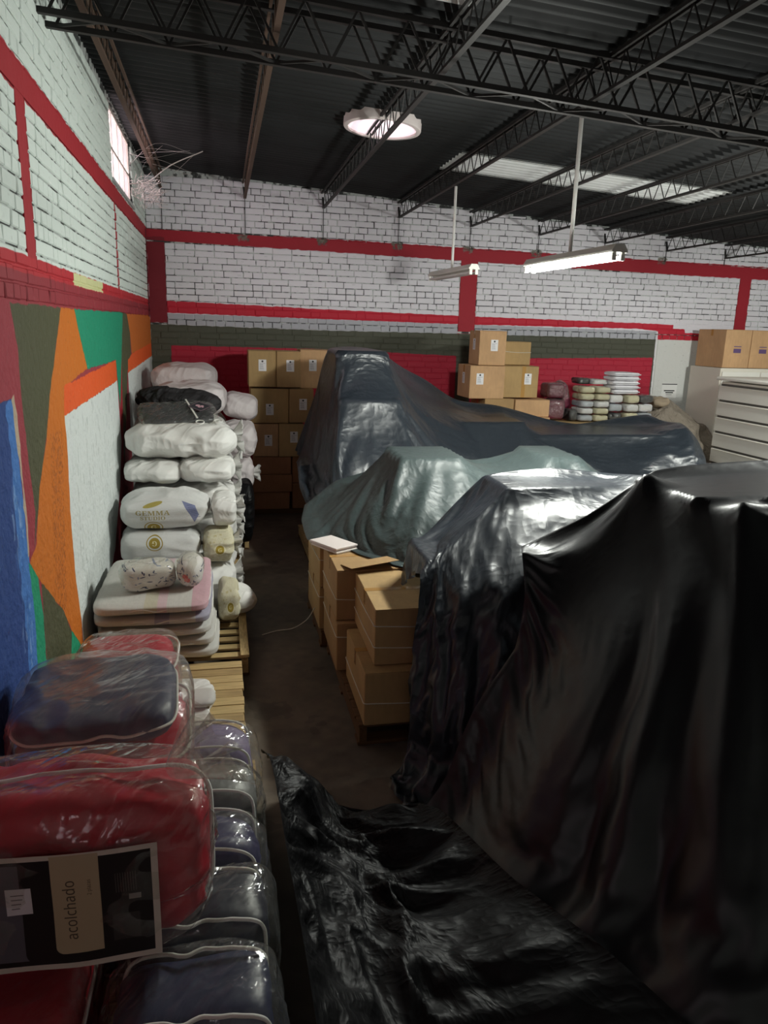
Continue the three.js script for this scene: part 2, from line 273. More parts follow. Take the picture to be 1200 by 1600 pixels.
{
  const w = structure('added_window_5', 'added fill-light window, unseen, high in the wall behind the viewer'), fm = std([190, 180, 172], .7), z = RZ + .1;  // window added out of view to throw fill light on the near bags
  part('frame', [span(.2, 1.3, 2.7, 2.74, z - .02, z + .02), span(.2, 1.3, 3.36, 3.4, z - .02, z + .02), span(.2, .24, 2.7, 3.4, z - .02, z + .02), span(1.26, 1.3, 2.7, 3.4, z - .02, z + .02)], fm, w);
  part('glazing_bar', span(.735, .765, 2.7, 3.4, z - .015, z + .015), fm, w);
  for (const [p, q] of [[.24, .735], [.765, 1.26]]) part('pane', span(p, q, 2.74, 3.36, z - .003, z + .003), phys([206, 202, 202], .2, { transmission: .95, thickness: 0 }), w);
}
{ const f = structure('floor', 'dark worn concrete floor'); const g = new THREE.BoxGeometry(RX + .48, .2, RZ + .48).translate(RX / 2, -.1, RZ / 2), p = g.attributes.position, t = g.attributes.uv; for (let i = 0; i < p.count; i++) t.setXY(i, p.getX(i), p.getZ(i)); part('concrete_slab', g, M.floor, f); }
// window_1
{
  const w = structure('window_1', 'bright barred window high in the left wall near the corner');
  const fx = -.05, fm = std([190, 180, 172], .7), zs = [WZ0, 1.77, 2.18, 2.6, WZ1];
  part('frame', [span(fx - .02, fx + .02, WY0, WY0 + .035, WZ0, WZ1), span(fx - .02, fx + .02, WY1 - .035, WY1, WZ0, WZ1), span(fx - .02, fx + .02, WY0, WY1, WZ0, WZ0 + .035), span(fx - .02, fx + .02, WY0, WY1, WZ1 - .035, WZ1)], fm, w);
  const pm = phys([250, 244, 244], .45, { transmission: .9, thickness: 0 });
  for (let i = 0; i < 4; i++) for (let j = 0; j < 2; j++) part('pane', span(fx - .003, fx + .003, lerp(WY0, WY1, j / 2) + .02, lerp(WY0, WY1, (j + 1) / 2) - .02, zs[i] + .02, zs[i + 1] - .02), pm, w);
  for (let i = 1; i < 4; i++) part('glazing_bar', span(fx - .012, fx + .012, WY0, WY1, zs[i] - .012, zs[i] + .012), fm, w);
  part('glazing_bar', span(fx - .012, fx + .012, 3.88, 3.904, WZ0, WZ1), fm, w);
  for (let i = 0; i < 5; i++) part('security_bar', span(-.2, -.19, WY0, WY1, WZ0 + .15 + i * .33, WZ0 + .16 + i * .33), M.rust, w);
  part('sill', span(-.24, .012, WY0 - .03, WY0, WZ0 - .03, WZ1 + .03), M.plaster, w);
}
// ---------------------------------------------------------------- roof: corrugated sheets, skylights, joists, girder
function sheetGeo(x0, x1, z0, z1, c = 4.26, hole) {
  const nz = Math.round((z1 - z0) / .11 * 8), nx = hole ? 60 : 3, pos = [], idx = [], uv = [];
  for (let s = 0; s < 2; s++) for (let i = 0; i <= nx; i++) for (let k = 0; k <= nz; k++) {
    const x = lerp(x0, x1, i / nx), z = lerp(z0, z1, k / nz); pos.push(x, roofY(x, c) + .019 * Math.cos(z / .11 * 2 * Math.PI) + s * .007, z); uv.push(x, z);
  }
  for (let s = 0; s < 2; s++) for (let i = 0; i < nx; i++) for (let k = 0; k < nz; k++) {
    const a = s * (nx + 1) * (nz + 1) + i * (nz + 1) + k, b = a + nz + 1;
    if (hole) { const x = lerp(x0, x1, (i + .5) / nx), z = lerp(z0, z1, (k + .5) / nz); if (Math.hypot(x - hole[0], z - hole[1]) < hole[2]) continue; }
    s ? idx.push(a, a + 1, b, b, a + 1, b + 1) : idx.push(a, b, a + 1, b, b + 1, a + 1);
  }
  const g = new THREE.BufferGeometry(); g.setAttribute('position', new THREE.Float32BufferAttribute(pos, 3)); g.setAttribute('uv', new THREE.Float32BufferAttribute(uv, 2)); g.setIndex(idx); g.computeVertexNormals(); return g;
}
const skyMat = phys([214, 216, 214], 1, { transmission: .13, thickness: 0, side: THREE.DoubleSide });
const ROUND = [2.32, 3.45, .30];
{
  const c = structure('ceiling', 'dark corrugated sheet roof sloping down to the right');
  const xs = [-.3, 3.25, 6.25, RX + .3];
  const zs = []; for (let z = -.27; z < RZ + .3; z += .77) zs.push(z);
  const sky = [[1, 3], [0, 7], [2, 9]];                              // which sheets are translucent: x index, z index
  const w2 = structure('window_2', 'long translucent corrugated skylight sheet in the dark roof');
  const w4 = structure('window_4', 'small translucent roof sheet at the top of the picture beyond the girder');
  for (let i = 0; i < 3; i++) for (let k = 0; k + 1 < zs.length + 1; k++) {
    const z0 = zs[k], z1 = zs[k] + .77 + .02, has = (a) => a[0] === i && a[1] === k;
    const hole = i === 0 && ROUND[1] + .4 > z0 && ROUND[1] - .4 < z1 ? ROUND : null;
    if (has(sky[0])) part('skylight_sheet', sheetGeo(xs[i], xs[i + 1] + .05, z0, z1), skyMat, w2);
    else if (i === 0 && k === 8) { part('roof_sheet', sheetGeo(xs[0], 1.2, z0, z1), M.roof, c); part('skylight_sheet', sheetGeo(1.2, 2.3, z0, z1), skyMat, w4); part('roof_sheet', sheetGeo(2.3, xs[1] + .05, z0, z1), M.roof, c); }
    else part('roof_sheet', sheetGeo(xs[i], xs[i + 1] + .05, z0, z1, 4.26 + (k % 2) * .003, hole), M.roof, c);
  }
  const w3 = structure('window_3', 'round white skylight dome between the roof joists');
  const ry = roofY(ROUND[0]) , ring = new THREE.LatheGeometry([[.3, -.06], [.335, -.06], [.34, -.05], [.34, .09], [.3, .09], [.3, -.06]].map((p) => new THREE.Vector2(...p)), 48);
  const g = new THREE.Group(); g.name = 'dome'; g.position.set(ROUND[0], ry, ROUND[1]); g.rotation.z = -.057; w3.add(g);
  part('ring', ring, std([226, 214, 212], .6), g);
  part('diffuser', new THREE.LatheGeometry([[.0, -.03], [.12, -.033], [.22, -.038], [.302, -.045]].map((p) => new THREE.Vector2(...p)), 48), phys([240, 226, 228], 1, { transmission: .2, thickness: 0, side: THREE.DoubleSide }), g);
}
const joistX = [.2, 1.24, 2.26, 3.29, 4.31, 5.33, 6.35, 7.35, 8.34, 9.35];
joistX.forEach((x, n) => {
  const where = ['nearest the left wall, beside the window', 'second from the left wall, rust tinted', 'third from the left wall, passing under the round skylight', 'fourth from the left wall, carrying the hanging lamps', 'fifth from the left wall', 'sixth from the left wall', 'seventh from the left wall', 'eighth from the left wall', 'ninth from the left wall', 'nearest the right wall'][n];
  const j = thing('roof_joist', 'dark lattice steel roof joist, ' + where, 'joist', [x, 0, 0], 0, 'lattice roof joists');
  const yt = roofY(x) - .035, yb = roofY(x, 4.02), m = n < 2 ? M.rust : M.steel, z1 = RZ;
  part('top_chord', [span(-.03, -.012, yt - .012, yt + .012, 0, z1), span(.012, .03, yt - .012, yt + .012, 0, z1)], m, j);
  part('bottom_chord', [span(-.018, .018, yb - .01, yb + .01, 0.02, z1)], m, j);
  const lace = []; for (let z = .02; z < z1 - .2; z += .22) lace.push(bar([0, yb, z], [0, yt, z + .11], .007), bar([0, yt, z + .11], [0, yb, z + .22], .007));
  part('lacing', lace, m, j);
  part('end_bracket', [bar([0, yb, .03], [-.01, yb + .13, .0], .02), bar([0, yb - .01, .012], [0, 3.52 - .009 * x, .01], .007)], M.steel, j);
});
{
  const b = thing('roof_girder', 'dark laced steel box girder crossing the roof from wall to wall', 'girder', [0, 0, 0]);
  const zc = [5.5, 5.7], yb = (x) => roofY(x, 3.92), yt = (x) => roofY(x, 4.2), L = RX;
  for (const z of zc) { part('bottom_chord', [bar([0, yb(0), z], [L, yb(L), z], .035, .03)], M.steel, b); part('top_chord', [bar([0, yt(0), z], [L, yt(L), z], .035, .03)], M.steel, b); }
  const bot = [], side = []; let k = 0;
  for (let x = .05; x < L - .3; x += .3, k++) { bot.push(bar([x, yb(x), zc[k % 2]], [x + .3, yb(x + .3), zc[(k + 1) % 2]], .014)); for (const z of zc) side.push(bar([x, yb(x), z], [x + .15, yt(x + .15), z], .013), bar([x + .15, yt(x + .15), z], [x + .3, yb(x + .3), z], .013)); }
  part('bottom_lacing', bot, M.steel, b); part('side_lacing', side, M.steel, b);
}
// ---------------------------------------------------------------- lamps
function lamp(pos, top, lit, label) {
  const o = thing('fluorescent_lamp', label, 'lamp', pos, .06, 'hanging fluorescent lamps');
  const prof = new THREE.Shape([[-.03, .05], [.03, .05], [.055, .012], [.055, 0], [-.055, 0], [-.055, .012]].map((p) => new THREE.Vector2(...p)));
  part('housing', new THREE.ExtrudeGeometry(prof, { depth: 1.24, bevelEnabled: false }).translate(0, 0, -.62), M.white, o);
  const tm = lit ? new THREE.MeshStandardMaterial({ color: 0xffffff, emissive: TUBE_COLOR, emissiveIntensity: 5 }) : std([228, 224, 222], .3);
  for (const s of [-1, 1]) { part('tube', new THREE.CylinderGeometry(.014, .014, 1.18, 14).rotateX(Math.PI / 2).translate(s * .03, -.03, 0), tm, o); for (const e of [-1, 1]) part('tube_holder', new RoundedBoxGeometry(.03, .05, .022, 2, .005).translate(s * .03, -.024, e * .602), M.white, o); }
  part('drop_rod', new THREE.CylinderGeometry(.014, .014, top - pos[1] - .05, 12).translate(0, (top - pos[1] + .05) / 2, 0), M.pvc, o);
  part('hook', tube([[0, top - pos[1], 0], [.012, top - pos[1] + .03, 0], [0, top - pos[1] + .06, 0], [-.012, top - pos[1] + .03, 0]], .005, 20), M.steel, o);
  if (lit) for (const z of [-.45, -.15, .15, .45]) { const p = new THREE.PointLight(TUBE_COLOR, TUBE_POWER, 0, 2); p.position.set(0, -.062, z); p.castShadow = true; p.shadow.radius = 4; o.add(p); }
  return o;
}
lamp([3.29, 2.86, 5.33], 3.79, true, 'lit twin-tube fluorescent lamp hanging on a long white rod');
lamp([3.29, 2.95, 2.55], 3.8, false, 'unlit fluorescent lamp hanging in front of the white brick wall');
lamp([7.35, 2.9, 4.4], 3.56, true, 'lit fluorescent lamp at the right beyond the picture, over the white drawers');
// ---------------------------------------------------------------- soft goods: rounded, wrinkled cushions
function pillowGeo(w, h, d, o = {}) {
  const { n = 4, wr = .012, f = 7, s = rnd(0, 90), seg = 1, pinch = 0, flat = 0, map = 'skew', crease = .35 } = o;
  const nx = Math.round(clamp(w * 46, 12, 34) * seg), ny = Math.round(clamp(h * 46, 6, 22) * seg), nz = Math.round(clamp(d * 46, 12, 34) * seg);
  let g = new THREE.BoxGeometry(2, 2, 2, nx, ny, nz); g.deleteAttribute('uv'); g.deleteAttribute('normal'); g = mergeVertices(g, 1e-4);
  const p = g.attributes.position, v = new THREE.Vector3();
  for (let i = 0; i < p.count; i++) {
    v.fromBufferAttribute(p, i);
    const r = Math.pow(Math.abs(v.x) ** n + Math.abs(v.y) ** n + Math.abs(v.z) ** n, -1 / n); v.multiplyScalar(r);
    const e = Math.max(Math.abs(v.x), Math.abs(v.z)); v.y *= 1 - pinch * e ** 4;
    if (flat && v.y < 0) v.y = -Math.pow(-v.y, 1 - flat);
    p.setXYZ(i, v.x * w / 2, v.y * h / 2, v.z * d / 2);
  }
  g.computeVertexNormals();
  const nr = g.attributes.normal;
  for (let i = 0; i < p.count; i++) {
    const x = p.getX(i), y = p.getY(i), z = p.getZ(i), a = noise(x * f * .5 + s, y * f * .5, z * f * .5 + s);
    const q = 1 - 2 * Math.abs(noise(x * f + a * 1.2 + s, y * f * 1.5 + s, z * f + a)), q2 = 1 - 2 * Math.abs(noise(x * f * .8 + a * 1.5 + s, y * f * 2.6 + x * 2 + s, z * f * 2 + x * 2 + a)), k = wr * (q * .8 + q2 * crease + a * 1.1);
    p.setXYZ(i, x + nr.getX(i) * k, y + nr.getY(i) * k, z + nr.getZ(i) * k);
  }
  g.computeBoundingBox(); { const b = g.boundingBox, sz = b.getSize(new THREE.Vector3()), ct = b.getCenter(new THREE.Vector3()); g.translate(-ct.x, -ct.y, -ct.z); g.scale(w / sz.x, h / sz.y, d / sz.z); }
  g.computeVertexNormals();
  const uv = new Float32Array(p.count * 2);
  for (let i = 0; i < p.count; i++) { const x = p.getX(i), y = p.getY(i), z = p.getZ(i); if (map === 'front') { uv[2 * i] = x / w + .5; uv[2 * i + 1] = y / h + .5; } else if (map === 'top') { uv[2 * i] = x / w + .5; uv[2 * i + 1] = .5 - z / d; } else { uv[2 * i] = x + z * .7; uv[2 * i + 1] = y + z * .7; } }
  g.setAttribute('uv', new THREE.BufferAttribute(uv, 2)); return g.translate(0, h / 2, 0);
}
function pipingGeo(w, d, y, r = .006, n = 5) {
  const pts = []; for (let i = 0; i < 56; i++) { const a = i / 56 * Math.PI * 2, c = Math.cos(a), s = Math.sin(a), k = Math.pow(Math.abs(c) ** n + Math.abs(s) ** n, -1 / n); pts.push([c * k * w / 2, y + .012 * noise(c * 4 + w * 9, s * 4), s * k * d / 2]); }
  return tube(pts, r, 150, 6, true);
}
function ruffleGeo(R, len, s = 1) {                                  // gathered, ragged mouth of a sack or bag, opening along +x
  const g = new THREE.CylinderGeometry(1, 1, 1, 48, 8, true), p = g.attributes.position;
  for (let i = 0; i < p.count; i++) { const t = p.getY(i) + .5, a = Math.atan2(p.getZ(i), p.getX(i)); const r = R * lerp(.22, 1, t ** .8) * (1 + .38 * t * Math.sin(7 * a + s * 3) + .2 * t * Math.sin(13 * a + s)); p.setXYZ(i, len * t * (1 + .25 * noise(Math.cos(a) * 3 + s, Math.sin(a) * 3)), r * Math.cos(a), r * Math.sin(a)); }
  g.computeVertexNormals(); return g;
}
M.sack2 = std([222, 221, 217], .7, { bumpMap: again(tWeave, 3), bumpScale: .004, side: THREE.DoubleSide });
function sack(x0, x1, y0, y1, z0, z1, label, o = {}) {
  const t = thing(o.name || 'sack', label, o.cat || 'sack', [(x0 + x1) / 2, y0, (z0 + z1) / 2], o.turn || 0, o.group);
  if (o.tilt) t.rotation.z = o.tilt; if (o.pitch) t.rotation.x = o.pitch;
  part('body', pillowGeo(x1 - x0, y1 - y0, z1 - z0, { n: 5.2, wr: .015, f: 4.6, pinch: .34, seg: 1.8, crease: .9, ...o }), o.mat || M.sack, t);
  if (o.tied) { const r = part('tied_end', ruffleGeo(o.tied, .1, x0 * 9 + z0), o.mat2 || M.sack2, t); r.position.set((x1 - x0) / 2 - .05, (y1 - y0) * .5, o.tz || 0); }
  if (o.seam) part('seam', pipingGeo((x1 - x0) * .99, (z1 - z0) * .99, (y1 - y0) * .5, .005), M.piping, t);
  return t;
}
const G1 = 'white sacks stacked along the mural wall';
const gemma = (flip) => canvasTex(1024, 512, (g, W, H) => {
  g.fillStyle = '#dcdcda'; g.fillRect(0, 0, W, H); g.save(); if (flip) { g.translate(W, H); g.rotate(Math.PI); }
  g.fillStyle = '#a89a62'; g.textAlign = 'center'; g.font = 'bold 92px serif'; const cx = flip ? 560 : 400;
  g.fillText('GEMMA', cx, flip ? 150 : 245); g.font = 'bold 70px serif'; g.fillText('STUDIO', cx, flip ? 90 : 312);
  g.strokeStyle = '#a48c34'; g.fillStyle = '#a48c34'; const cy = flip ? 375 : 440; g.lineWidth = 12; g.beginPath(); g.arc(cx, cy, 96, 0, 7); g.stroke(); g.beginPath(); g.arc(cx, cy, 70, 0, 7); g.fill();
  g.fillStyle = '#e6dfb8'; g.font = 'bold 88px serif'; g.fillText('G', cx, cy + 30);
  if (!flip) { g.fillStyle = '#b3a352'; g.beginPath(); g.ellipse(400, 105, 110, 26, -.3, 0, 7); g.fill(); g.fillStyle = '#7d83a6'; g.beginPath(); g.moveTo(715, 70); g.lineTo(860, 130); g.lineTo(900, 270); g.lineTo(850, 380); g.lineTo(800, 250); g.closePath(); g.fill(); g.fillStyle = '#565c82'; for (let i = 0; i < 8; i++) g.fillRect(770 + i * 12, 120 + i * 26, 60, 6); }
  g.restore();
});
const floral = (pink) => canvasTex(512, 512, (g, W, H) => {
  g.fillStyle = '#dedad4'; g.fillRect(0, 0, W, H);
  for (let i = 0; i < 46; i++) { g.save(); g.translate(rnd(0, W), rnd(0, H)); g.rotate(rnd(0, 6)); g.fillStyle = i % 3 ? '#3d4360' : '#8f97ae'; g.beginPath(); g.ellipse(0, 0, rnd(12, 30), rnd(5, 10), 0, 0, 7); g.fill(); g.restore(); }
  if (pink) for (let i = 0; i < 7; i++) { g.fillStyle = ['#d96a66', '#e08a84', '#c95654'][i % 3]; g.beginPath(); g.arc(170 + rnd(-40, 60), 300 + rnd(-50, 40), rnd(22, 40), 0, 7); g.fill(); }
});
const cream = canvasTex(512, 512, (g, W, H) => { g.fillStyle = '#d6d0b4'; g.fillRect(0, 0, W, H); speckle(g, 0, W, 0, H, 260, ['#bdb07a', '#e9e6d8', '#c9c09a'], .7, 40, 30); g.fillStyle = '#b09a3a'; g.beginPath(); g.arc(280, 250, 66, 0, 7); g.fill(); g.strokeStyle = '#efeac8'; g.lineWidth = 14; g.beginPath(); g.arc(280, 250, 78, 0, 7); g.stroke(); g.fillStyle = '#e8dfa8'; g.font = 'bold 80px serif'; g.fillText('G', 250, 280); });
const patch = canvasTex(512, 512, (g, W, H) => { g.fillStyle = '#cfcdc6'; g.fillRect(0, 0, W, H); g.fillStyle = '#d2aab2'; g.fillRect(W * .84, 0, W * .16, H); g.fillStyle = '#d6bcc0'; g.fillRect(W * .55, H * .0, W * .08, H); g.fillStyle = '#c9c4ae'; g.fillRect(W * .44, 0, W * .11, H); g.globalAlpha = .25; g.strokeStyle = '#a8a69e'; for (let i = 0; i < 24; i++) { g.beginPath(); g.moveTo(i * 22, 0); g.lineTo(i * 22, H); g.moveTo(0, i * 22); g.lineTo(W, i * 22); g.stroke(); } });
const patch2 = canvasTex(256, 256, (g, W, H) => { g.fillStyle = '#cbc9c4'; g.fillRect(0, 0, W, H); g.fillStyle = '#a7a4b4'; g.fillRect(W * .86, 0, W * .14, H); g.fillRect(W * .52, 0, W * .12, H); });
const cloth = (map) => std([255, 255, 255], .75, { map, bumpMap: again(tWeave, 5), bumpScale: .003 });
const MG = { gemma: cloth(gemma(false)), gemmaFlip: cloth(gemma(true)), floral: cloth(floral(true)), blueFloral: cloth(floral(false)), cream: cloth(cream), patch: cloth(patch), patch2: cloth(patch2) };

// ---- pallets
function pallet(x0, x1, z0, z1, label, closed, m = M.wood, along = 'x') {
  const t = thing('wooden_pallet', label, 'pallet', [(x0 + x1) / 2, 0, (z0 + z1) / 2], 0, 'wooden pallets'), w = x1 - x0, d = z1 - z0, ms = m === M.wood3 ? [m, m, m] : [m, M.wood2, m], sm = m === M.wood3 ? m : M.wood2;
  const n = closed ? Math.round(d / .105) : Math.round(d / .13), pitch = d / n, bw = closed ? pitch - .005 : pitch * .56;
  for (let i = 0; i < n; i++) part('deck_board', new RoundedBoxGeometry(w - rnd(0, .015), .02, bw, 1, .004).translate(rnd(-.004, .004), .128 + rnd(-.002, .002), -d / 2 + pitch * (i + .5)), ms[i % 3], t);
  for (const k of [-1, 0, 1]) { part('stringer', new RoundedBoxGeometry(.045, .094, d, 1, .004).translate(k * (w / 2 - .03), .071, 0), sm, t); }
  for (const k of [-1, 0, 1]) part('base_board', new RoundedBoxGeometry(w, .022, .1, 1, .004).translate(0, .0125, k * (d / 2 - .06)), M.wood3, t);
  if (!closed) part('edge_board', new RoundedBoxGeometry(.06, .022, d, 1, .004).translate(w / 2 - .03, .15, 0), m, t);
  return t;
}
pallet(.03, 1.04, 4.25, 5.6, 'slatted wooden pallet with open gaps under the white quilts', false);
pallet(.05, .99, 5.64, 6.75, 'closed-board pale wooden pallet beside the red bagged comforter', true);
pallet(.03, 1.02, 2.75, 4.15, 'wooden pallet under the tall stack of tied white sacks', false, M.wood2);
pallet(.05, 1.02, 6.85, 8.95, 'wooden pallet under the bagged comforters nearest the viewer', true, M.wood2);
pallet(.05, 1.15, 1.1, 2.6, 'wooden pallet under the white sacks at the far corner', false, M.wood2);

// ---- stack of flat quilts on the slatted pallet
for (let i = 0; i < 5; i++) {
  const y = .165 + i * .086, x1 = [.84, .82, .8, .8, .79][i];
  sack(.04 + rnd(0, .015), x1, y, y + .086, 4.62, 5.7 - (4 - i) * .012, ['folded white quilt at the bottom of the flat stack', 'folded white quilt second from the bottom of the flat stack', 'folded grey-white quilt in the middle of the flat stack', 'folded quilt with lilac end squares, second from the top of the flat stack', 'folded quilt with pale pink squares on top of the flat stack'][i], { name: 'folded_quilt', cat: 'quilt', n: 9, wr: .005, pinch: .3, mat: i === 4 ? MG.patch : i === 3 ? MG.patch2 : M.linen, map: i > 2 ? 'top' : 'skew', seam: true, group: 'folded quilts on the slatted pallet' });
}
function wrapped(x0, x1, y0, y1, z0, z1, mat, label, o = {}) {
  const t = thing(o.name || 'wrapped_bundle', label, o.cat || 'bundle', [(x0 + x1) / 2, y0, (z0 + z1) / 2], o.turn || 0, o.group), w = x1 - x0, h = y1 - y0, d = z1 - z0;
  if (o.pitch) t.rotation.x = o.pitch; if (o.tilt) t.rotation.z = o.tilt;
  part('textile', pillowGeo(w * .95, h * .94, d * .95, { n: 4, wr: .008, map: 'front', ...o }), mat, t);
  part('plastic_bag', pillowGeo(w, h, d, { n: 3.6, wr: .014, f: 11, ...(o.bag || {}) }), o.bagMat || M.clear, t, 'clear crinkled plastic');
  if (o.neck) { const r = part('bag_neck', ruffleGeo(.06, .1, w * 9), M.clear, t); r.position.set(o.neck[0], o.neck[1], o.neck[2]); r.rotation.z = o.neck[3] || 0; }
  return t;
}
wrapped(.19, .56, .6, .79, 5.2, 5.5, MG.blueFloral, 'plastic-wrapped pale bundle with blue leaf print on the quilt stack', { turn: .25 });
wrapped(.56, .75, .6, .82, 5.15, 5.5, MG.floral, 'plastic-wrapped roll with coral and navy flowers on the quilt stack', { n: 2.4, bag: { n: 2.5 } });

// ---- printed sacks and tied sacks behind
sack(.05, .98, .15, .46, 3.95, 4.58, 'plain white sack at the bottom under the printed sacks', { tied: .1, group: G1 });
sack(.06, .7, .45, .74, 3.9, 4.55, 'white sack with the gold print upside down', { mat: MG.gemmaFlip, map: 'front', n: 5, wr: .012, group: G1 });
sack(.06, .78, .73, 1.02, 3.85, 4.5, 'white sack printed GEMMA in gold with a torn end showing blue cloth', { mat: MG.gemma, map: 'front', n: 4.2, wr: .016, group: G1 });
sack(.71, .97, .46, .73, 4.1, 4.56, 'cream sack with a round gold emblem beside the printed sacks', { mat: MG.cream, map: 'front', n: 5, tied: .09, mat2: M.sack2, group: G1 });
sack(.78, 1.0, .73, .98, 3.9, 4.4, 'small plain white sack wedged right of the torn printed sack', { tied: .09, group: G1 });
sack(.66, 1.12, .16, .38, 4.6, 4.95, 'bulging white sack end overhanging the slatted pallet', { group: G1, turn: .2, n: 3 });
sack(.83, 1.0, .17, .45, 4.65, 5.1, 'small white bag with a coral square beside the quilt stack', { mat: MG.cream, map: 'front', group: G1 });
sack(.04, 1.0, .16, .42, 2.85, 3.9, 'bottom white sack of the tall tied stack', { tied: .1, group: G1 });
sack(.05, 1.01, .41, .68, 2.85, 3.88, 'second white sack from the bottom of the tall tied stack', { tied: .11, group: G1 });
sack(.06, 1.0, .67, .96, 2.85, 3.85, 'third white sack from the bottom of the tall tied stack', { tied: .1, group: G1 });
sack(.04, .55, .98, 1.2, 3.0, 3.95, 'white sack squeezed against the mural under the big top sack', { group: G1 });
sack(.5, 1.0, .98, 1.22, 3.05, 3.95, 'white sack with a folded front flap under the big top sack', { tied: .11, group: G1, n: 4.5 });
sack(.05, 1.02, 1.18, 1.52, 3.0, 3.88, 'big draped white sack on top of the tall tied stack', { tied: .13, group: G1, wr: .022, f: 4, n: 4.2 });
sack(.05, .5, 1.24, 1.5, 2.5, 3.1, 'pinkish white sack against the mural behind the big top sack', { mat: M.sackPink, group: G1 });
sack(.1, 1.1, .16, .62, 1.3, 2.6, 'large white sack at the bottom of the far corner pile', { mat: M.sackPink, group: G1 });
sack(.1, 1.1, .6, 1.05, 1.25, 2.6, 'large white sack in the lower middle of the far corner pile', { mat: M.sackPink, group: G1 });
sack(.08, .95, 1.03, 1.42, 1.3, 2.55, 'large white sack in the upper middle of the far corner pile', { group: G1 });
sack(.15, .95, 1.4, 1.77, 1.7, 2.5, 'white sack behind the black bundle in the far corner pile', { mat: M.sackPink, group: G1, n: 4 });
sack(.1, .85, 1.56, 1.92, 1.0, 1.7, 'topmost white sack of the far corner pile, against the red panel', { mat: M.sackPink, group: G1, n: 5 });
sack(.1, .9, .02, 1.55, .25, 1.05, 'tall white sack standing in the corner behind the pile', { mat: M.sackPink, group: G1, n: 6 });
sack(.86, 1.26, 1.32, 1.62, 1.5, 2.1, 'rounded white sack beside the cartons, topmost on the aisle side', { mat: M.sackPink, group: G1, tilt: -.25 });
sack(.86, 1.26, .98, 1.36, 1.9, 2.6, 'rounded white sack bulging over the aisle below the topmost one', { mat: M.sackPink, group: G1 });
sack(.95, 1.22, .62, .99, 2.1, 2.65, 'small tied white sack low on the aisle side of the corner pile', { mat: M.sackPink, tied: .07, group: G1 });
sack(.98, 1.2, .2, .85, 2.66, 3.15, 'dark navy plastic bag standing on the aisle edge between the sacks', { name: 'dark_bag', cat: 'bag', mat: M.blackBag, n: 4 });
{
  const t = sack(.08, .88, 1.5, 1.76, 2.62, 3.2, 'black fabric bundle on top of the white sacks by the mural', { name: 'black_bundle', cat: 'bundle', mat: std([26, 23, 26], .75, { bumpMap: again(tGrain, 2), bumpScale: .02 }), n: 4, wr: .03, f: 6 });
  t.rotation.z = -.08;
}
{
  const t = thing('bagged_garment', 'black garment in a clear zipped bag lying over the white sacks', 'garment bag', [.5, 1.52, 3.42], .18); t.rotation.x = .32; t.rotation.z = -.03;
  part('garment', pillowGeo(.62, .07, .4, { n: 6, wr: .008 }), std([30, 32, 38], .6, { bumpMap: again(tGrain, 2), bumpScale: .01 }), t);
  part('plastic_bag', pillowGeo(.7, .09, .46, { n: 6, wr: .012, f: 12 }), M.clear, t, 'clear crinkled plastic');
  part('zip', bar([.1, .092, -.2], [.14, .092, .21], .014, .006), M.piping, t);
  part('print', new THREE.PlaneGeometry(.16, .16).rotateX(-Math.PI / 2).rotateY(.7).translate(.2, .1, -.02), cloth(canvasTex(256, 256, (g, W, H) => { g.fillStyle = '#2b2c33'; g.fillRect(0, 0, W, H); g.strokeStyle = '#c9a0aa'; g.lineWidth = 5; g.strokeRect(14, 14, W - 28, H - 28); g.fillStyle = '#cfa3ae'; for (const [x, y, r] of [[128, 90, 34], [104, 140, 24], [152, 150, 26], [128, 180, 16]]) { g.beginPath(); g.arc(x, y, r, 0, 7); g.fill(); } })), t, 'pink printed emblem');
  for (const s of [.16, .32]) part('handle_hole', new THREE.TorusGeometry(.035, .006, 8, 24).rotateX(Math.PI / 2).translate(s, .06, .23), M.pvc, t);
}
{
  const t = thing('white_cloth_sheet', 'crumpled white cloth hanging onto the closed pallet boards', 'cloth', [.68, .145, 6.3]);
  part('cloth', pillowGeo(.28, .09, .6, { n: 5, wr: .02, f: 9 }), M.sack, t);
  part('pouch', pillowGeo(.16, .05, .2, { n: 3, wr: .006 }).translate(.06, .07, .02), M.linen, t, 'small grey-green pouch');
}

// ---- bagged comforters nearest the viewer
const G2 = 'bagged comforters in the near stack';
const rowLook = [['lavender', 'lavender comforter in clear plastic at the far end of the near row'], ['grey', 'grey comforter in clear plastic behind the navy ones in the near row'], ['indigo', 'indigo comforter in clear plastic in the middle of the near row'], ['dark', 'dark navy comforter in clear plastic at the near end of the row'], ['navy', 'navy comforter in clear plastic at the bottom edge of the picture']];
[7.36, 7.68, 8.0, 8.325, 8.65].forEach((z, i) => {
  const t = thing('bagged_comforter', rowLook[i][1], 'comforter', [i < 3 ? .53 : .79, .142, z], [0, .03, -.02, .02, 0][i], G2), w = i < 3 ? 1.0 : .5, lean = .12;
  const q = part('comforter', pillowGeo(w - .06, .47, .29, { n: 6, wr: .012 }), Q[rowLook[i][0]], t);
  for (const zz of [-.1, .12]) part('piping', pipingGeo(w - .1, .46, 0, .006, 7).rotateX(Math.PI / 2).translate(0, .24, zz), M.piping, q);
  part('plastic_bag', pillowGeo(w + .02, .5, .318, { n: 5, wr: .012, f: 9 }), M.clear, t, 'clear crinkled plastic');
});
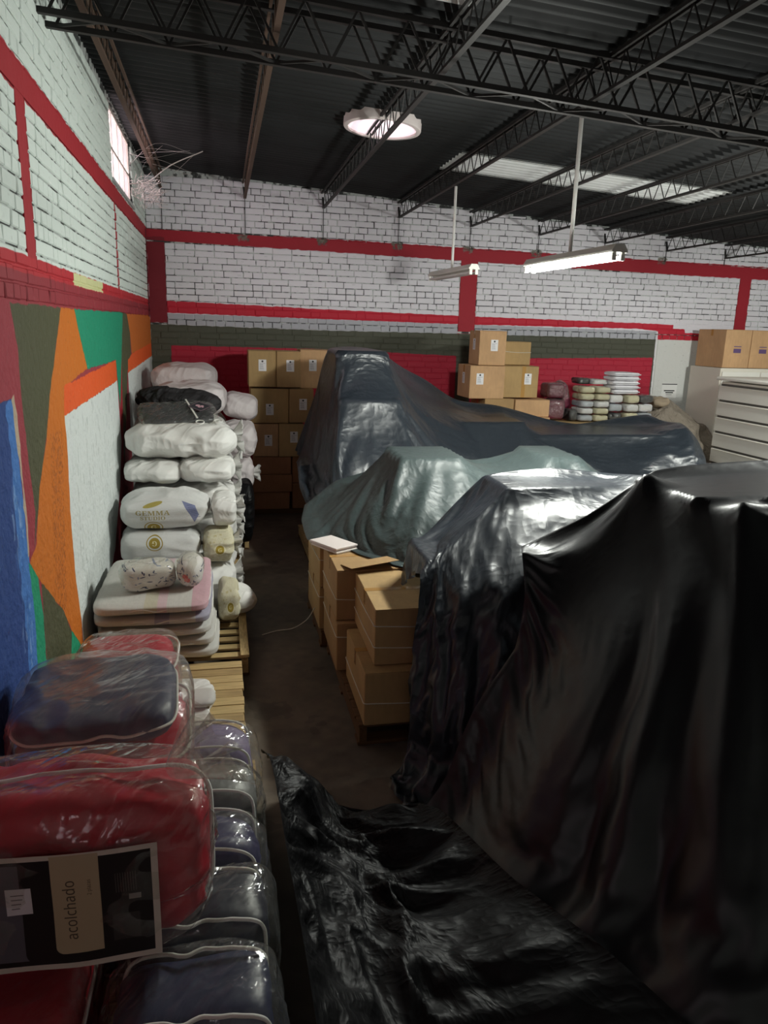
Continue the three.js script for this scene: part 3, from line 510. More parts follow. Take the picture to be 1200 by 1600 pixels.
{
  const t = thing('bagged_comforter', 'red comforter in clear plastic with a black label, at the lower left corner', 'comforter', [.29, .142, 8.52], 0, G2);
  const q = part('comforter', pillowGeo(.44, .47, .56, { n: 6, wr: .012 }), Q.crimson, t); part('piping', pipingGeo(.43, .55, .4), M.piping, q);
  const l = part('label_card', box(.3, .26, .003, -.02, .2, .287), M.paper, t, 'white bordered label'); part('label_print', box(.26, .22, .003, -.02, .2, .289), M.ink, l);
  part('plastic_bag', pillowGeo(.47, .5, .6, { n: 5, wr: .012, f: 9 }), M.clear, t, 'clear crinkled plastic');
}
{
  const t = thing('bagged_comforter', 'big red comforter in a clear bag with a printed beige and black label', 'comforter', [.43, .655, 8.4], 0, G2);
  const q = part('comforter', pillowGeo(.82, .47, .36, { n: 5, wr: .02, f: 6, seg: 1.3 }), Q.crimson, t, 'crimson quilted fabric');
  part('piping', pipingGeo(.82, .47, 0, .007, 6).rotateX(Math.PI / 2).translate(0, .235, .0), M.piping, q);
  const tex = canvasTex(1024, 560, (g, W, H) => {
    g.fillStyle = '#cfc8ba'; g.fillRect(0, 0, W, H); g.fillStyle = '#1d1b1a'; g.fillRect(20, 24, W - 48, H - 50);
    g.fillStyle = '#5f5f66'; g.fillRect(40, 40, 450, H - 90);
    g.fillStyle = '#1d1b1a'; g.beginPath(); g.roundRect(478, 24, 220, H - 50, [0, 0, 60, 60]); g.fill();
    g.fillStyle = '#b9ab8b'; g.beginPath(); g.roundRect(600, 8, 190, H - 80, [0, 0, 0, 34]); g.fill();
    g.fillStyle = '#dcdcde'; g.fillRect(420, 150, 100, 130); g.fillStyle = '#777'; for (let i = 0; i < 4; i++) g.fillRect(440, 180 + i * 22, 50 - i * 6, 5);
    g.save(); g.translate(690, 420); g.rotate(-Math.PI / 2); g.fillStyle = '#4c4433'; g.font = '64px sans-serif'; g.fillText('acolchado', 0, 0); g.font = '22px sans-serif'; g.fillText('2 plazas', 210, 64); g.restore();
    g.fillStyle = '#3a3836'; g.fillRect(830, 330, 110, 130); g.fillStyle = '#55534f'; for (let i = 0; i < 9; i++) g.fillRect(850 + i * 10, 120, 3, 100); g.fillStyle = '#9a9894'; g.fillRect(900, 235, 50, 28);
  });
  const lg = new THREE.PlaneGeometry(.64, .35, 24, 8), p = lg.attributes.position; for (let i = 0; i < p.count; i++) p.setZ(i, .006 * Math.sin(p.getX(i) * 11) + .004 * noise(p.getX(i) * 9, p.getY(i) * 9));
  part('label_card', lg.translate(-.045, .2, .205), std([255, 255, 255], .5, { map: tex, side: THREE.DoubleSide }), t, 'beige and black printed insert reading acolchado');
  part('plastic_bag', pillowGeo(.86, .5, .44, { n: 5, wr: .02, f: 7, seg: 1.3 }), M.clear, t, 'clear crinkled plastic');
  const r = part('bag_neck', ruffleGeo(.1, .17, 2), M.haze, t, 'gathered plastic neck'); r.position.set(.3, .46, .02); r.rotation.z = .6;
}
{
  const t = thing('bagged_comforter', 'navy and red comforters folded together in one clear bag', 'comforter', [.41, .64, 7.5], .05, G2);
  const a = part('lower_comforter', pillowGeo(.66, .17, .66, { n: 5, wr: .02, f: 6 }), Q.crimson, t, 'glossy crimson comforter'); part('piping', pipingGeo(.66, .66, .13, .007), M.piping, a);
  const b = part('upper_comforter', pillowGeo(.6, .15, .6, { n: 5, wr: .014, f: 6 }).translate(-.02, .165, -.02), Q.navy, t, 'navy comforter'); part('piping', pipingGeo(.6, .6, .23, .006).translate(-.02, 0, -.02), M.piping, b);
  part('plastic_bag', pillowGeo(.7, .34, .72, { n: 5, wr: .012, f: 8, seg: 1.2 }), M.haze, t, 'slightly cloudy plastic');
}
{
  const t = thing('bagged_comforter', 'bright red comforter bag standing behind the navy one by the mural', 'comforter', [.36, .142, 6.42], 0, G2);
  const q = part('comforter', pillowGeo(.53, .5, .5, { n: 5, wr: .012, f: 5 }), Q.crimson, t); part('piping', pipingGeo(.53, .5, .43, .007), M.piping, q);
  part('plastic_bag', pillowGeo(.57, .53, .54, { n: 5, wr: .01, f: 8 }), M.clear, t, 'clear crinkled plastic');
}

// ---- cartons
const labelTex = canvasTex(128, 192, (g, W, H) => { g.fillStyle = '#e2e0e2'; g.fillRect(0, 0, W, H); g.fillStyle = '#2c2c30'; g.beginPath(); g.arc(64, 30, 16, 0, 7); g.fill(); g.fillStyle = '#8a8a90'; for (let i = 0; i < 7; i++) g.fillRect(18, 62 + i * 16, 92 - (i * 37) % 40, 5); });
const labelMat = std([255, 255, 255], .6, { map: labelTex }), cardMats = [M.card, M.card2, M.card3];
let cartonCount = 0;
function carton(x0, x1, y0, y1, z0, z1, label, o = {}) {
  const w = x1 - x0, h = y1 - y0, d = z1 - z0, t = thing('carton', label, 'carton', [(x0 + x1) / 2, y0, (z0 + z1) / 2], o.turn ?? rnd(-.012, .012), o.group);
  const m = o.mat || cardMats[cartonCount++ % 3], g = new RoundedBoxGeometry(w, h - .004, d, 3, .008), p = g.attributes.position, uv = g.attributes.uv;
  const s = rnd(0, 50);
  for (let i = 0; i < p.count; i++) { uv.setXY(i, p.getX(i) + p.getZ(i) + s, p.getY(i) + .3 * p.getZ(i)); }
  part('body', g.translate(0, h / 2 - .002, 0), m, t);
  for (const k of [-1, 1]) part('flap', new RoundedBoxGeometry(w - .006, .004, d / 2 - .004, 1, .0015).translate(0, h - .002, k * d / 4), m, t);
  part('tape', [box(w + .002, .001, .05, 0, h + .0008, 0), box(.001, .09, .05, -w / 2 - .0006, h - .046, 0), box(.001, .09, .05, w / 2 + .0006, h - .046, 0)], M.tape, t, 'brown packing tape');
  if (o.seam) part('front_tape', box(.05, h * .98, .0015, .04, h / 2, d / 2 + .0008), M.tape, t, 'brown packing tape');
  if (o.front) part('label', new THREE.PlaneGeometry(.095, .14).translate(o.front[0], h * o.front[1], d / 2 + .002), labelMat, t, 'white printed label');
  if (o.left) part('label', new THREE.PlaneGeometry(.095, .14).rotateY(-Math.PI / 2).translate(-w / 2 - .002, h * o.left[1], o.left[0]), labelMat, t, 'white printed label');
  if (o.straps) for (const k of o.straps) { const y = h * k, a = w / 2 + .003, b = d / 2 + .003; const pts = [], cs = [[-a, -b], [-a, b], [a, b], [a, -b]]; cs.forEach(([px, pz], i) => { const [qx, qz] = cs[(i + 1) % 4]; for (const f of [.01, .1, .3, .5, .7, .9, .99]) pts.push([lerp(px, qx, f), y + .012 * Math.sin((i + f) * 1.57) - .012 * Math.sin(f * Math.PI), lerp(pz, qz, f)]); }); part('string', tube(pts, .0035, 160, 5, true), M.string, t, 'pale tying string'); }
  if (o.flapUp) { const f = part('open_flap', new RoundedBoxGeometry(.34, .004, .2, 1, .0015), m, t); f.position.set(-.02, h + .03, d / 2 - .06); f.rotation.set(-.16, .2, .1); }
  return t;
}
const G3 = 'labelled cartons stacked at the back wall';
const B = [[1.22, 1.56, 1.62, 2.06, .55, 1.0, [.0, .6], 'top row, leftmost carton of the stack by the back wall'], [1.565, 1.86, 1.62, 2.06, .55, 1.02, [.02, .6], 'top row, middle carton of the stack by the back wall'], [1.87, 2.25, 1.6, 2.08, .4, .88, [-.03, .6], 'top row, right carton of the stack by the back wall, set back'],
  [1.24, 1.71, 1.17, 1.6, .55, 1.0, [.0, .4], 'wide carton in the second row from the top by the back wall'], [1.715, 2.02, 1.18, 1.6, .55, 1.03, [.02, .55], 'narrow carton in the second row from the top, half under the tarpaulin'],
  [1.27, 1.58, .75, 1.16, .55, 1.02, [.03, .5], 'left carton in the third row from the top by the back wall'], [1.585, 1.9, .75, 1.165, .55, 1.04, [.03, .6], 'right carton in the third row from the top by the back wall'],
  [1.27, 1.74, .52, .745, .55, 1.02, null, 'low carton in shade-darkened card in the fourth row by the back wall'], [1.25, 1.75, .29, .515, .55, 1.04, null, 'low carton in shade-darkened card in the fifth row by the back wall'], [1.25, 1.72, .06, .285, .55, 1.02, null, 'bottom carton of the stack by the back wall'],
  [1.755, 2.1, .4, .745, .55, 1.0, null, 'carton beside the shade-darkened low ones, shaded by the tarpaulin'], [1.76, 2.1, .06, .395, .55, 1.0, null, 'bottom right carton of the back stack, shaded by the tarpaulin']];
for (const [a, b, c, d, e, f, l, text] of B) carton(a, b, c, d, e, f, text, { front: l, group: G3, mat: l ? undefined : std([176, 122, 88], .82, { map: M.card.map }) });  // unlabelled low cartons get darker, redder card that holds their shade
{ const t = thing('base_plank', 'dark timber skid under the back carton stack', 'skid', [1.68, 0, .79]); for (const z of [-.18, .18]) part('plank', new RoundedBoxGeometry(.86, .058, .1, 1, .004).translate(0, .029, z), M.wood3, t); }
const G4 = 'cartons piled behind the long tarpaulin';
carton(4.1, 4.46, 1.95, 2.38, .85, 1.25, 'topmost carton of the pile in front of the red column', { front: [.02, .58], left: [0, .6], group: G4, mat: M.card3 });
carton(4.5, 4.93, 1.95, 2.25, .55, .95, 'taped carton right of the topmost one in the rear pile', { group: G4, seam: false, straps: [.55], mat: M.card });
carton(3.98, 4.45, 1.53, 1.945, .8, 1.3, 'carton with two labels under the topmost one of the rear pile', { front: [-.1, .6], left: [0, .6], group: G4, mat: M.card3 });
carton(4.46, 4.95, 1.54, 1.945, .75, 1.22, 'carton with one white label in the middle right of the rear pile', { front: [.1, .6], seam: true, group: G4, mat: M.card });
carton(4.2, 4.6, 1.3, 1.53, .75, 1.3, 'low carton at the bottom left of the visible rear pile', { group: G4 });
carton(4.62, 5.1, 1.3, 1.52, .75, 1.3, 'low carton at the bottom right of the visible rear pile', { group: G4 });
for (const [a, b, c] of [[3.85, 4.48, 0], [4.5, 5.1, 0], [3.85, 4.48, 1], [4.5, 5.1, 1], [3.85, 4.48, 2], [4.5, 5.1, 2]]) carton(a, b, c * .433, c * .433 + .432, .7, 1.35, ['lowest', 'second', 'third'][c] + ' carton from the floor hidden under the ' + (a < 4 ? 'left' : 'right') + ' of the rear pile', { group: 'hidden cartons under the rear pile' });
const G5 = 'string-tied cartons under the grey tarpaulin';
carton(1.65, 2.25, .14, .466, 5.97, 6.62, 'lower carton at the aisle corner, tied with string', { straps: [.4], group: G5, mat: M.card, front: null });
carton(1.72, 2.3, .468, .81, 5.85, 6.53, 'upper carton at the aisle corner with a bright taped top', { straps: [.68, .3], group: G5, mat: M.card, seam: true });
carton(1.6, 2.1, .14, .47, 5.22, 5.9, 'lower carton of the middle aisle pair, tied with string', { straps: [.7], group: G5, mat: M.card2 });
carton(1.6, 2.1, .473, .82, 5.2, 5.84, 'upper carton of the middle aisle pair with a raised flap', { straps: [.4], flapUp: true, group: G5, mat: M.card2 });
carton(1.57, 2.05, .14, .47, 4.52, 5.18, 'lower carton of the far aisle pair, tied with string', { straps: [.75], group: G5, mat: M.card });
carton(1.57, 2.05, .473, .81, 4.52, 5.18, 'upper carton of the far aisle pair, tied with string', { straps: [.6], group: G5, mat: M.card });
for (const [a, b, c, d, e, f] of [[2.26, 2.98, .145, .77, 4.4, 4.96], [3.0, 3.68, .145, .77, 4.4, 4.96], [2.26, 2.72, .773, 1.37, 4.4, 4.96], [3.42, 3.68, .773, 1.37, 4.4, 4.96]]) carton(a, b, c, d, e, f, (c < .5 ? 'lower ' : 'upper ') + (a < 2.5 ? 'left' : 'right') + ' carton hidden under the grey tarpaulin', { group: 'hidden cartons under the grey tarpaulin' });
pallet(1.62, 2.7, 5.24, 6.6, 'dark wooden pallet under the tied cartons at the aisle corner', true, M.wood3);
pallet(1.58, 3.7, 4.3, 5.21, 'dark wooden pallet under the far tied cartons', true, M.wood3);
{
  const t = thing('magazine_stack', 'flat stack of pale booklets lying on the tied cartons', 'booklets', [1.66, .822, 5.3], .5);
  for (let i = 0; i < 3; i++) part('booklet', new RoundedBoxGeometry(.2, .013, .3, 1, .003).translate(rnd(-.01, .01), .0075 + i * .0135, rnd(-.015, .015)).rotateY(rnd(-.06, .06)), std([[222, 214, 206], [214, 200, 198], [226, 216, 212]][i], .5), t);
}
tag(part('loose_string', tube([[1.16, .006, 4.92], [1.28, .008, 4.86], [1.4, .02, 4.86], [1.5, .12, 4.95], [1.55, .28, 5.1]], .004, 50, 5), M.string), 'loose white string trailing from the cartons across the aisle floor', 'string');
carton(1.8, 2.3, .14, .46, 2.95, 3.5, 'lower yellowish carton peeking out under the tall blue-black tarpaulin', { group: 'cartons under the tall tarpaulin', mat: M.card });
carton(1.82, 2.3, .463, .8, 2.95, 3.48, 'upper yellowish carton peeking out under the tall blue-black tarpaulin', { group: 'cartons under the tall tarpaulin', mat: M.card });
pallet(1.72, 3.1, 2.1, 3.55, 'wooden pallet under the tall blue-black tarpaulin', true, M.wood2);

// ---- textiles on the far pile
const MT = { cream: std([216, 208, 176], .7, { bumpMap: again(tGrain, 3), bumpScale: .01 }), white: std([222, 220, 224], .7, { bumpMap: again(tGrain, 3), bumpScale: .008 }), grey: std([150, 154, 164], .7), black: phys([24, 24, 28], .3, { bumpMap: again(tCrinkle, 4), bumpScale: .01 }) };
const G6 = 'packed textiles on the far pile';
for (const [a, b] of [[5.12, 5.7], [5.72, 6.7]]) for (let k = 0; k < 3; k++) carton(a, b, k * .41, k * .41 + .408, .65, 1.4, ['lowest', 'second', 'third'][k] + ' carton from the floor hidden under the ' + (a < 5.5 ? 'maroon bags' : 'white towels'), { group: 'hidden cartons under the textiles' });
const pack = (x0, x1, y0, y1, z0, z1, m, text) => wrapped(x0, x1, y0, y1, z0, z1, m, text, { name: 'textile_pack', cat: 'textile pack', group: G6, n: 6, wr: .006, bag: { n: 5, wr: .007 } });
pack(5.12, 5.38, 1.53, 1.74, .85, 1.2, Q.maroon, 'maroon bagged blanket on the upper left of the textiles');
pack(5.12, 5.4, 1.24, 1.53, .85, 1.2, Q.maroon, 'maroon bagged blanket on the lower left of the textiles');
wrapped(5.4, 5.56, 1.38, 1.78, .8, 1.1, Q.maroon, 'shiny maroon bag leaning beside the cream packs', { name: 'textile_pack', cat: 'textile pack', group: G6, tilt: .3 });
pack(5.42, 5.55, 1.235, 1.4, .95, 1.25, MT.black, 'small black bag below the leaning maroon bag');
const ord = ['bottom', 'second lowest', 'middle', 'second highest', 'top'];
for (let i = 0; i < 5; i++) {
  pack(5.55, 5.76, 1.236 + i * .094, 1.328 + i * .094, .95, 1.3, [MT.grey, MT.white, MT.grey, MT.cream, MT.cream][i], ord[i] + ' pack of the left column of folded textiles');
  pack(5.77, 5.99, 1.236 + i * .094, 1.328 + i * .094, .95, 1.3, [MT.cream, MT.cream, MT.white, MT.cream, MT.cream][i], ord[i] + ' pack of the second column of folded textiles');
}
pack(5.8, 6.04, 1.71, 1.79, .8, 1.1, MT.white, 'white pack lying on the second column of folded textiles');
pack(5.62, 5.8, 1.71, 1.8, .75, 1.05, MT.black, 'black bag lying behind the column tops');
for (let i = 0; i < 3; i++) { pack(6.02, 6.24, 1.236 + i * .12, 1.354 + i * .12, .9, 1.2, [MT.black, MT.grey, MT.white][i], ['bottom', 'middle', 'top'][i] + ' pack under the left side of the white towels'); pack(6.25, 6.46, 1.236 + i * .12, 1.354 + i * .12, .9, 1.25, [MT.cream, MT.white, MT.cream][i], ['bottom', 'middle', 'top'][i] + ' cream or white pack under the right side of the towels'); pack(6.47, 6.7, 1.236 + i * .12, 1.354 + i * .12, .85, 1.2, [MT.grey, MT.white, MT.black][i], ['bottom', 'middle', 'top'][i] + ' pack of the rightmost grey and black textiles'); }
for (let i = 0; i < 5; i++) { const t = thing('folded_towel', ord[i] + ' folded white towel of the tall white stack', 'towel', [6.24 + rnd(-.01, .01), 1.6 + i * .058, 1.05], rnd(-.05, .05), 'folded white towels'); part('towel', pillowGeo(.4, .058, .34, { n: 7, wr: .004 }), MT.white, t); part('fold', tube([[-.19, .03, .172], [0, .03, .176], [.19, .03, .172]], .008, 20), MT.white, t); }

// ---- right end: white cabinet, drawers, cartons on top, cloth heap, wall notice
{
  const t = thing('white_cabinet', 'tall white cabinet with a door against the back wall at the right', 'cabinet', [8.55, 0, .5]);
  part('body', new RoundedBoxGeometry(1.3, 1.96, .72, 2, .008).translate(0, .98, 0), M.offwhite, t);
  const d = part('door', new RoundedBoxGeometry(.62, 1.86, .022, 2, .005).translate(-.32, .98, .372), M.white, t); part('handle', tube([[-.06, 1.4, .384], [-.06, 1.4, .41], [-.06, 1.5, .41], [-.06, 1.5, .384]], .006, 20), M.steel, d);
  part('door', new RoundedBoxGeometry(.62, 1.86, .022, 2, .005).translate(.32, .98, .372), M.white, t);
}
{
  const t = thing('chest_of_drawers', 'white chest of wide drawers standing in front of the white cabinet', 'drawers', [7.98, 0, 1.95]);
  part('body', new RoundedBoxGeometry(.76, 1.78, 1.3, 2, .01).translate(.02, .91, 0), M.offwhite, t);
  part('top', new RoundedBoxGeometry(.86, .05, 1.38, 3, .02).translate(0, 1.84, 0), M.white, t);
  for (let i = 0; i < 8; i++) { const d = part('drawer', new RoundedBoxGeometry(.03, .185, 1.28, 2, .006).translate(-.385, .145 + i * .215, 0), M.white, t); part('grip', box(.014, .012, 1.2, -.404, .225 + i * .215, 0), M.offwhite, d); }
  part('drawer_gap_shade', box(.004, 1.74, 1.29, -.362, .9, 0), std([96, 92, 88], .8), t);  // dark panel stands in for the shade in the gaps between drawers
  for (const s of [-1, 1]) part('foot', box(.7, .03, .06, .02, .015, s * .58), M.wood3, t);
}
const purple = std([92, 70, 112], .6);
[[7.93, 8.35], [8.36, 8.76], [8.77, 9.17]].forEach(([a, b], i) => { const t = carton(a, b, 1.965, 2.5, .2, .84, ['left', 'middle', 'right'][i] + ' carton with a purple mark on top of the white cabinet', { group: 'cartons on the white cabinet', mat: M.card3, turn: 0 }); part('print', [box(.12, .06, .002, .0, .24, .3215), box(.12, .012, .002, .0, .3, .3215)], purple, t, 'purple printed mark'); });
{
}
{
  const t = thing('wall_notice', 'small white paper notice with black lines on the white plaster', 'notice', [7.67, 1.56, .0085]);
  part('sheet', box(.26, .22, .002), std([255, 255, 255], .7, { map: canvasTex(256, 216, (g, W, H) => { g.fillStyle = '#e8e8e6'; g.fillRect(0, 0, W, H); g.fillStyle = '#17171a'; g.fillRect(0, 0, W, 12); g.font = 'bold 30px sans-serif'; g.fillRect(40, 96, 180, 16); g.fillRect(70, 124, 130, 16); g.fillStyle = '#8a8a8a'; g.fillRect(80, 160, 100, 8); }) }), t);
}
// ---- cobwebs by the window
{
  const g = [], A = (x, y, z) => [x, y, z];
  g.push(tube([A(.03, 3.72, 1.9), A(.18, 3.78, 1.7), A(.42, 4.0, 1.5), A(.75, 4.2, 1.3)], .006, 30, 5));
  for (let i = 0; i < 120; i++) { const x = rnd(.02, .26), y = rnd(3.6, 3.75), z = rnd(1.2, 2.2); g.push(tube([[x, y, z], [x + rnd(0, .1), y + rnd(-.06, .06), z + rnd(-.1, .1)], [x + rnd(0, .16), y + rnd(-.05, .09), z + rnd(-.25, .25)]], rnd(.0008, .0026), 10, 4)); }
  for (let i = 0; i < 9; i++) { const z = rnd(.9, 2.4); g.push(tube([[.02, rnd(3.8, 4.1), z], [rnd(.1, .3), rnd(3.85, 4.1), z + rnd(-.2, .2)], [rnd(.3, .8), rnd(4.0, 4.17), z + rnd(-.4, .3)]], rnd(.0007, .0016), 14, 4)); }
  const m = part('cobweb', g, M.web); tag(m, 'dusty grey cobwebs stretching from the window to the roof', 'cobweb', undefined, 'stuff');
}

// ---------------------------------------------------------------- tarpaulins: control sheets relaxed as cloth over what they cover
const edge = (u, v, e = .02) => u < e || u > 1 - e || v < e || v > 1 - e;
const cr = (a, b, c, d, t) => .5 * (2 * b + (c - a) * t + (2 * a - 5 * b + 4 * c - d) * t * t + (3 * b - a - 3 * c + d) * t * t * t);
function drape(rows, nu, nv, o) {
  const R = rows.length, Cn = rows[0].length, N = nu * nv, p = new Float32Array(N * 3), q = new Float32Array(N * 3), pin = new Uint8Array(N);
  const at = (r, c, k) => rows[clamp(r, 0, R - 1)][clamp(c, 0, Cn - 1)][k];
  for (let j = 0; j < nv; j++) for (let i = 0; i < nu; i++) {
    const u = i / (nu - 1), v = j / (nv - 1), fu = u * (Cn - 1), fv = v * (R - 1), c = Math.min(Math.floor(fu), Cn - 2), r = Math.min(Math.floor(fv), R - 2), k3 = (j * nu + i) * 3, tu = fu - c, tv = fv - r, soft = o.soft ?? 1;
    for (let k = 0; k < 3; k++) { const row = (rr) => lerp(lerp(at(rr, c, k), at(rr, c + 1, k), tu), cr(at(rr, c - 1, k), at(rr, c, k), at(rr, c + 1, k), at(rr, c + 2, k), tu), soft); p[k3 + k] = lerp(lerp(row(r), row(r + 1), tv), cr(row(r - 1), row(r), row(r + 1), row(r + 2), tv), soft); }
    pin[j * nu + i] = o.pin && o.pin(u, v, c, r, tu, tv) ? 1 : 0;
  }
  const rest = [], D = (a, b) => Math.hypot(p[a * 3] - p[b * 3], p[a * 3 + 1] - p[b * 3 + 1], p[a * 3 + 2] - p[b * 3 + 2]);
  const ca = [], cb = [], cl = [], cs = [], add = (i, j, i2, j2, s) => { if (i2 < 0 || i2 >= nu || j2 >= nv) return; const a = j * nu + i, b = j2 * nu + i2; ca.push(a); cb.push(b); cl.push(D(a, b)); cs.push(s); };
  // pleats are added before rest lengths are measured so that they survive
  if (o.pleat) { const n = new Float32Array(N * 3); for (let j = 0; j < nv; j++) for (let i = 0; i < nu; i++) { const a = j * nu + Math.max(i - 1, 0), b = j * nu + Math.min(i + 1, nu - 1), c = Math.max(j - 1, 0) * nu + i, d = Math.min(j + 1, nv - 1) * nu + i, ux = p[b * 3] - p[a * 3], uy = p[b * 3 + 1] - p[a * 3 + 1], uz = p[b * 3 + 2] - p[a * 3 + 2], vx = p[d * 3] - p[c * 3], vy = p[d * 3 + 1] - p[c * 3 + 1], vz = p[d * 3 + 2] - p[c * 3 + 2]; let X = vy * uz - vz * uy, Y = vz * ux - vx * uz, Z = vx * uy - vy * ux; const l = Math.hypot(X, Y, Z) || 1, h = o.pleat(i / (nu - 1), j / (nv - 1)), k = (j * nu + i) * 3; n[k] = X / l * h; n[k + 1] = Y / l * h; n[k + 2] = Z / l * h; } for (let k = 0; k < N * 3; k++) p[k] += n[k]; }
  for (let j = 0; j < nv; j++) for (let i = 0; i < nu; i++) { add(i, j, i + 1, j, 1); add(i, j, i, j + 1, 1); add(i, j, i + 1, j + 1, .5); add(i, j, i - 1, j + 1, .5); add(i, j, i + 2, j, o.bend ?? .12); add(i, j, i, j + 2, o.bend ?? .12); }
  const sl = o.slack ?? 1.02; for (let k = 0; k < cl.length; k++) cl[k] *= sl;
  for (let k = 0; k < N; k++) if (!pin[k]) { const x = p[k * 3], y = p[k * 3 + 1], z = p[k * 3 + 2], a = (o.jig ?? .012); p[k * 3] += a * noise(x * 5, y * 5, z * 5); p[k * 3 + 1] += a * noise(x * 5 + 9, y * 5, z * 5); p[k * 3 + 2] += a * noise(x * 5, y * 5 + 9, z * 5); }
  q.set(p);
  const G = 9.8 * .012 * .012 * (o.grav ?? .5), boxes = o.boxes || [], mg = .012;
  for (let s = 0; s < (o.steps ?? 60); s++) {
    for (let k = 0; k < N; k++) { if (pin[k]) continue; for (let c = 0; c < 3; c++) { const x = p[k * 3 + c], v = (x - q[k * 3 + c]) * .94; q[k * 3 + c] = x; p[k * 3 + c] = x + v - (c === 1 ? G : 0); } }
    for (let it = 0; it < 7; it++) for (let k = 0; k < ca.length; k++) {
      const a = ca[k] * 3, b = cb[k] * 3, wa = pin[ca[k]] ? 0 : 1, wb = pin[cb[k]] ? 0 : 1; if (!(wa + wb)) continue;
      const x = p[b] - p[a], y = p[b + 1] - p[a + 1], z = p[b + 2] - p[a + 2], l = Math.sqrt(x * x + y * y + z * z) || 1e-6; let f = (l - cl[k]) / l * cs[k]; if (l < cl[k]) f *= .6; f /= (wa + wb);
      p[a] += x * f * wa; p[a + 1] += y * f * wa; p[a + 2] += z * f * wa; p[b] -= x * f * wb; p[b + 1] -= y * f * wb; p[b + 2] -= z * f * wb;
    }
    for (let k = 0; k < N; k++) {
      const a = k * 3; if (p[a + 1] < .008) { p[a + 1] = .008; q[a] = p[a]; q[a + 2] = p[a + 2]; q[a + 1] = .008; }
      for (const [x0, x1, y0, y1, z0, z1] of boxes) {
        const x = p[a], y = p[a + 1], z = p[a + 2], d = [x - (x0 - mg), x1 + mg - x, 1e9, y1 + mg - y, z - (z0 - mg), z1 + mg - z]; if (d[0] <= 0 || d[1] <= 0 || y < y0 || d[3] <= 0 || d[4] <= 0 || d[5] <= 0) continue;
        let m = 0; for (let c = 1; c < 6; c++) if (d[c] < d[m]) m = c;
        if (m === 0) p[a] -= d[0]; else if (m === 1) p[a] += d[1]; else if (m === 3) p[a + 1] += d[3]; else if (m === 4) p[a + 2] -= d[4]; else p[a + 2] += d[5];
        q[a] = lerp(q[a], p[a], .7); q[a + 1] = lerp(q[a + 1], p[a + 1], .7); q[a + 2] = lerp(q[a + 2], p[a + 2], .7);
      }
    }
  }
  const idx = [], uv = new Float32Array(N * 2); let wU = 0, wV = 0; const mj = nv >> 1, mi = nu >> 1;
  for (let i = 1; i < nu; i++) wU += D(mj * nu + i, mj * nu + i - 1); for (let j = 1; j < nv; j++) wV += D(j * nu + mi, (j - 1) * nu + mi);
  for (let j = 0; j < nv; j++) for (let i = 0; i < nu; i++) { uv[(j * nu + i) * 2] = i / (nu - 1) * wU; uv[(j * nu + i) * 2 + 1] = j / (nv - 1) * wV; if (i < nu - 1 && j < nv - 1) { const a = j * nu + i; idx.push(a, a + nu, a + 1, a + 1, a + nu, a + nu + 1); } }
  const g = new THREE.BufferGeometry(); g.setAttribute('position', new THREE.BufferAttribute(p, 3)); g.setAttribute('uv', new THREE.BufferAttribute(uv, 2)); g.setIndex(idx); g.computeVertexNormals(); return g;
}
{
  const t = thing('cloth_heap', 'heap of greyish brown cloth beside the long tarpaulin', 'cloth heap', [0, 0, 0]);
  part('cloth', drape([
    [[6.76, .9, .12], [7.02, 1.2, .12], [7.45, 1.0, .12], [7.8, .8, .12]],
    [[6.74, 1.3, .55], [7.02, 1.55, .6], [7.45, 1.36, .6], [7.84, 1.12, .6]],
    [[6.74, 1.2, .95], [7.04, 1.42, 1.0], [7.45, 1.2, 1.0], [7.84, .95, 1.0]],
    [[6.78, .7, 1.15], [7.05, .8, 1.2], [7.45, .65, 1.2], [7.84, .5, 1.15]],
    [[6.78, .02, 1.2], [7.05, .02, 1.3], [7.45, .02, 1.3], [7.84, .02, 1.2]]], 60, 60, { pin: (u, v) => edge(u, v, .02), slack: 1.03, jig: .06, steps: 16, grav: .1 }), std([132, 122, 110], .9, { bumpMap: again(tGrain, 2), bumpScale: .02, side: THREE.DoubleSide }), t);
  part('crumpled_cloth', pillowGeo(.3, .16, .3, { n: 2.4, wr: .05, f: 8 }).translate(6.93, 1.4, .95), std([150, 134, 114], .9), t, 'paler crumpled cloth');
}
function tarp(label, mat, rows, nu, nv, o) { const t = thing('tarpaulin', label, 'tarpaulin', [0, 0, 0], 0, 'black plastic tarpaulins'); part('sheet', drape(rows, nu, nv, o), mat, t); return t; }
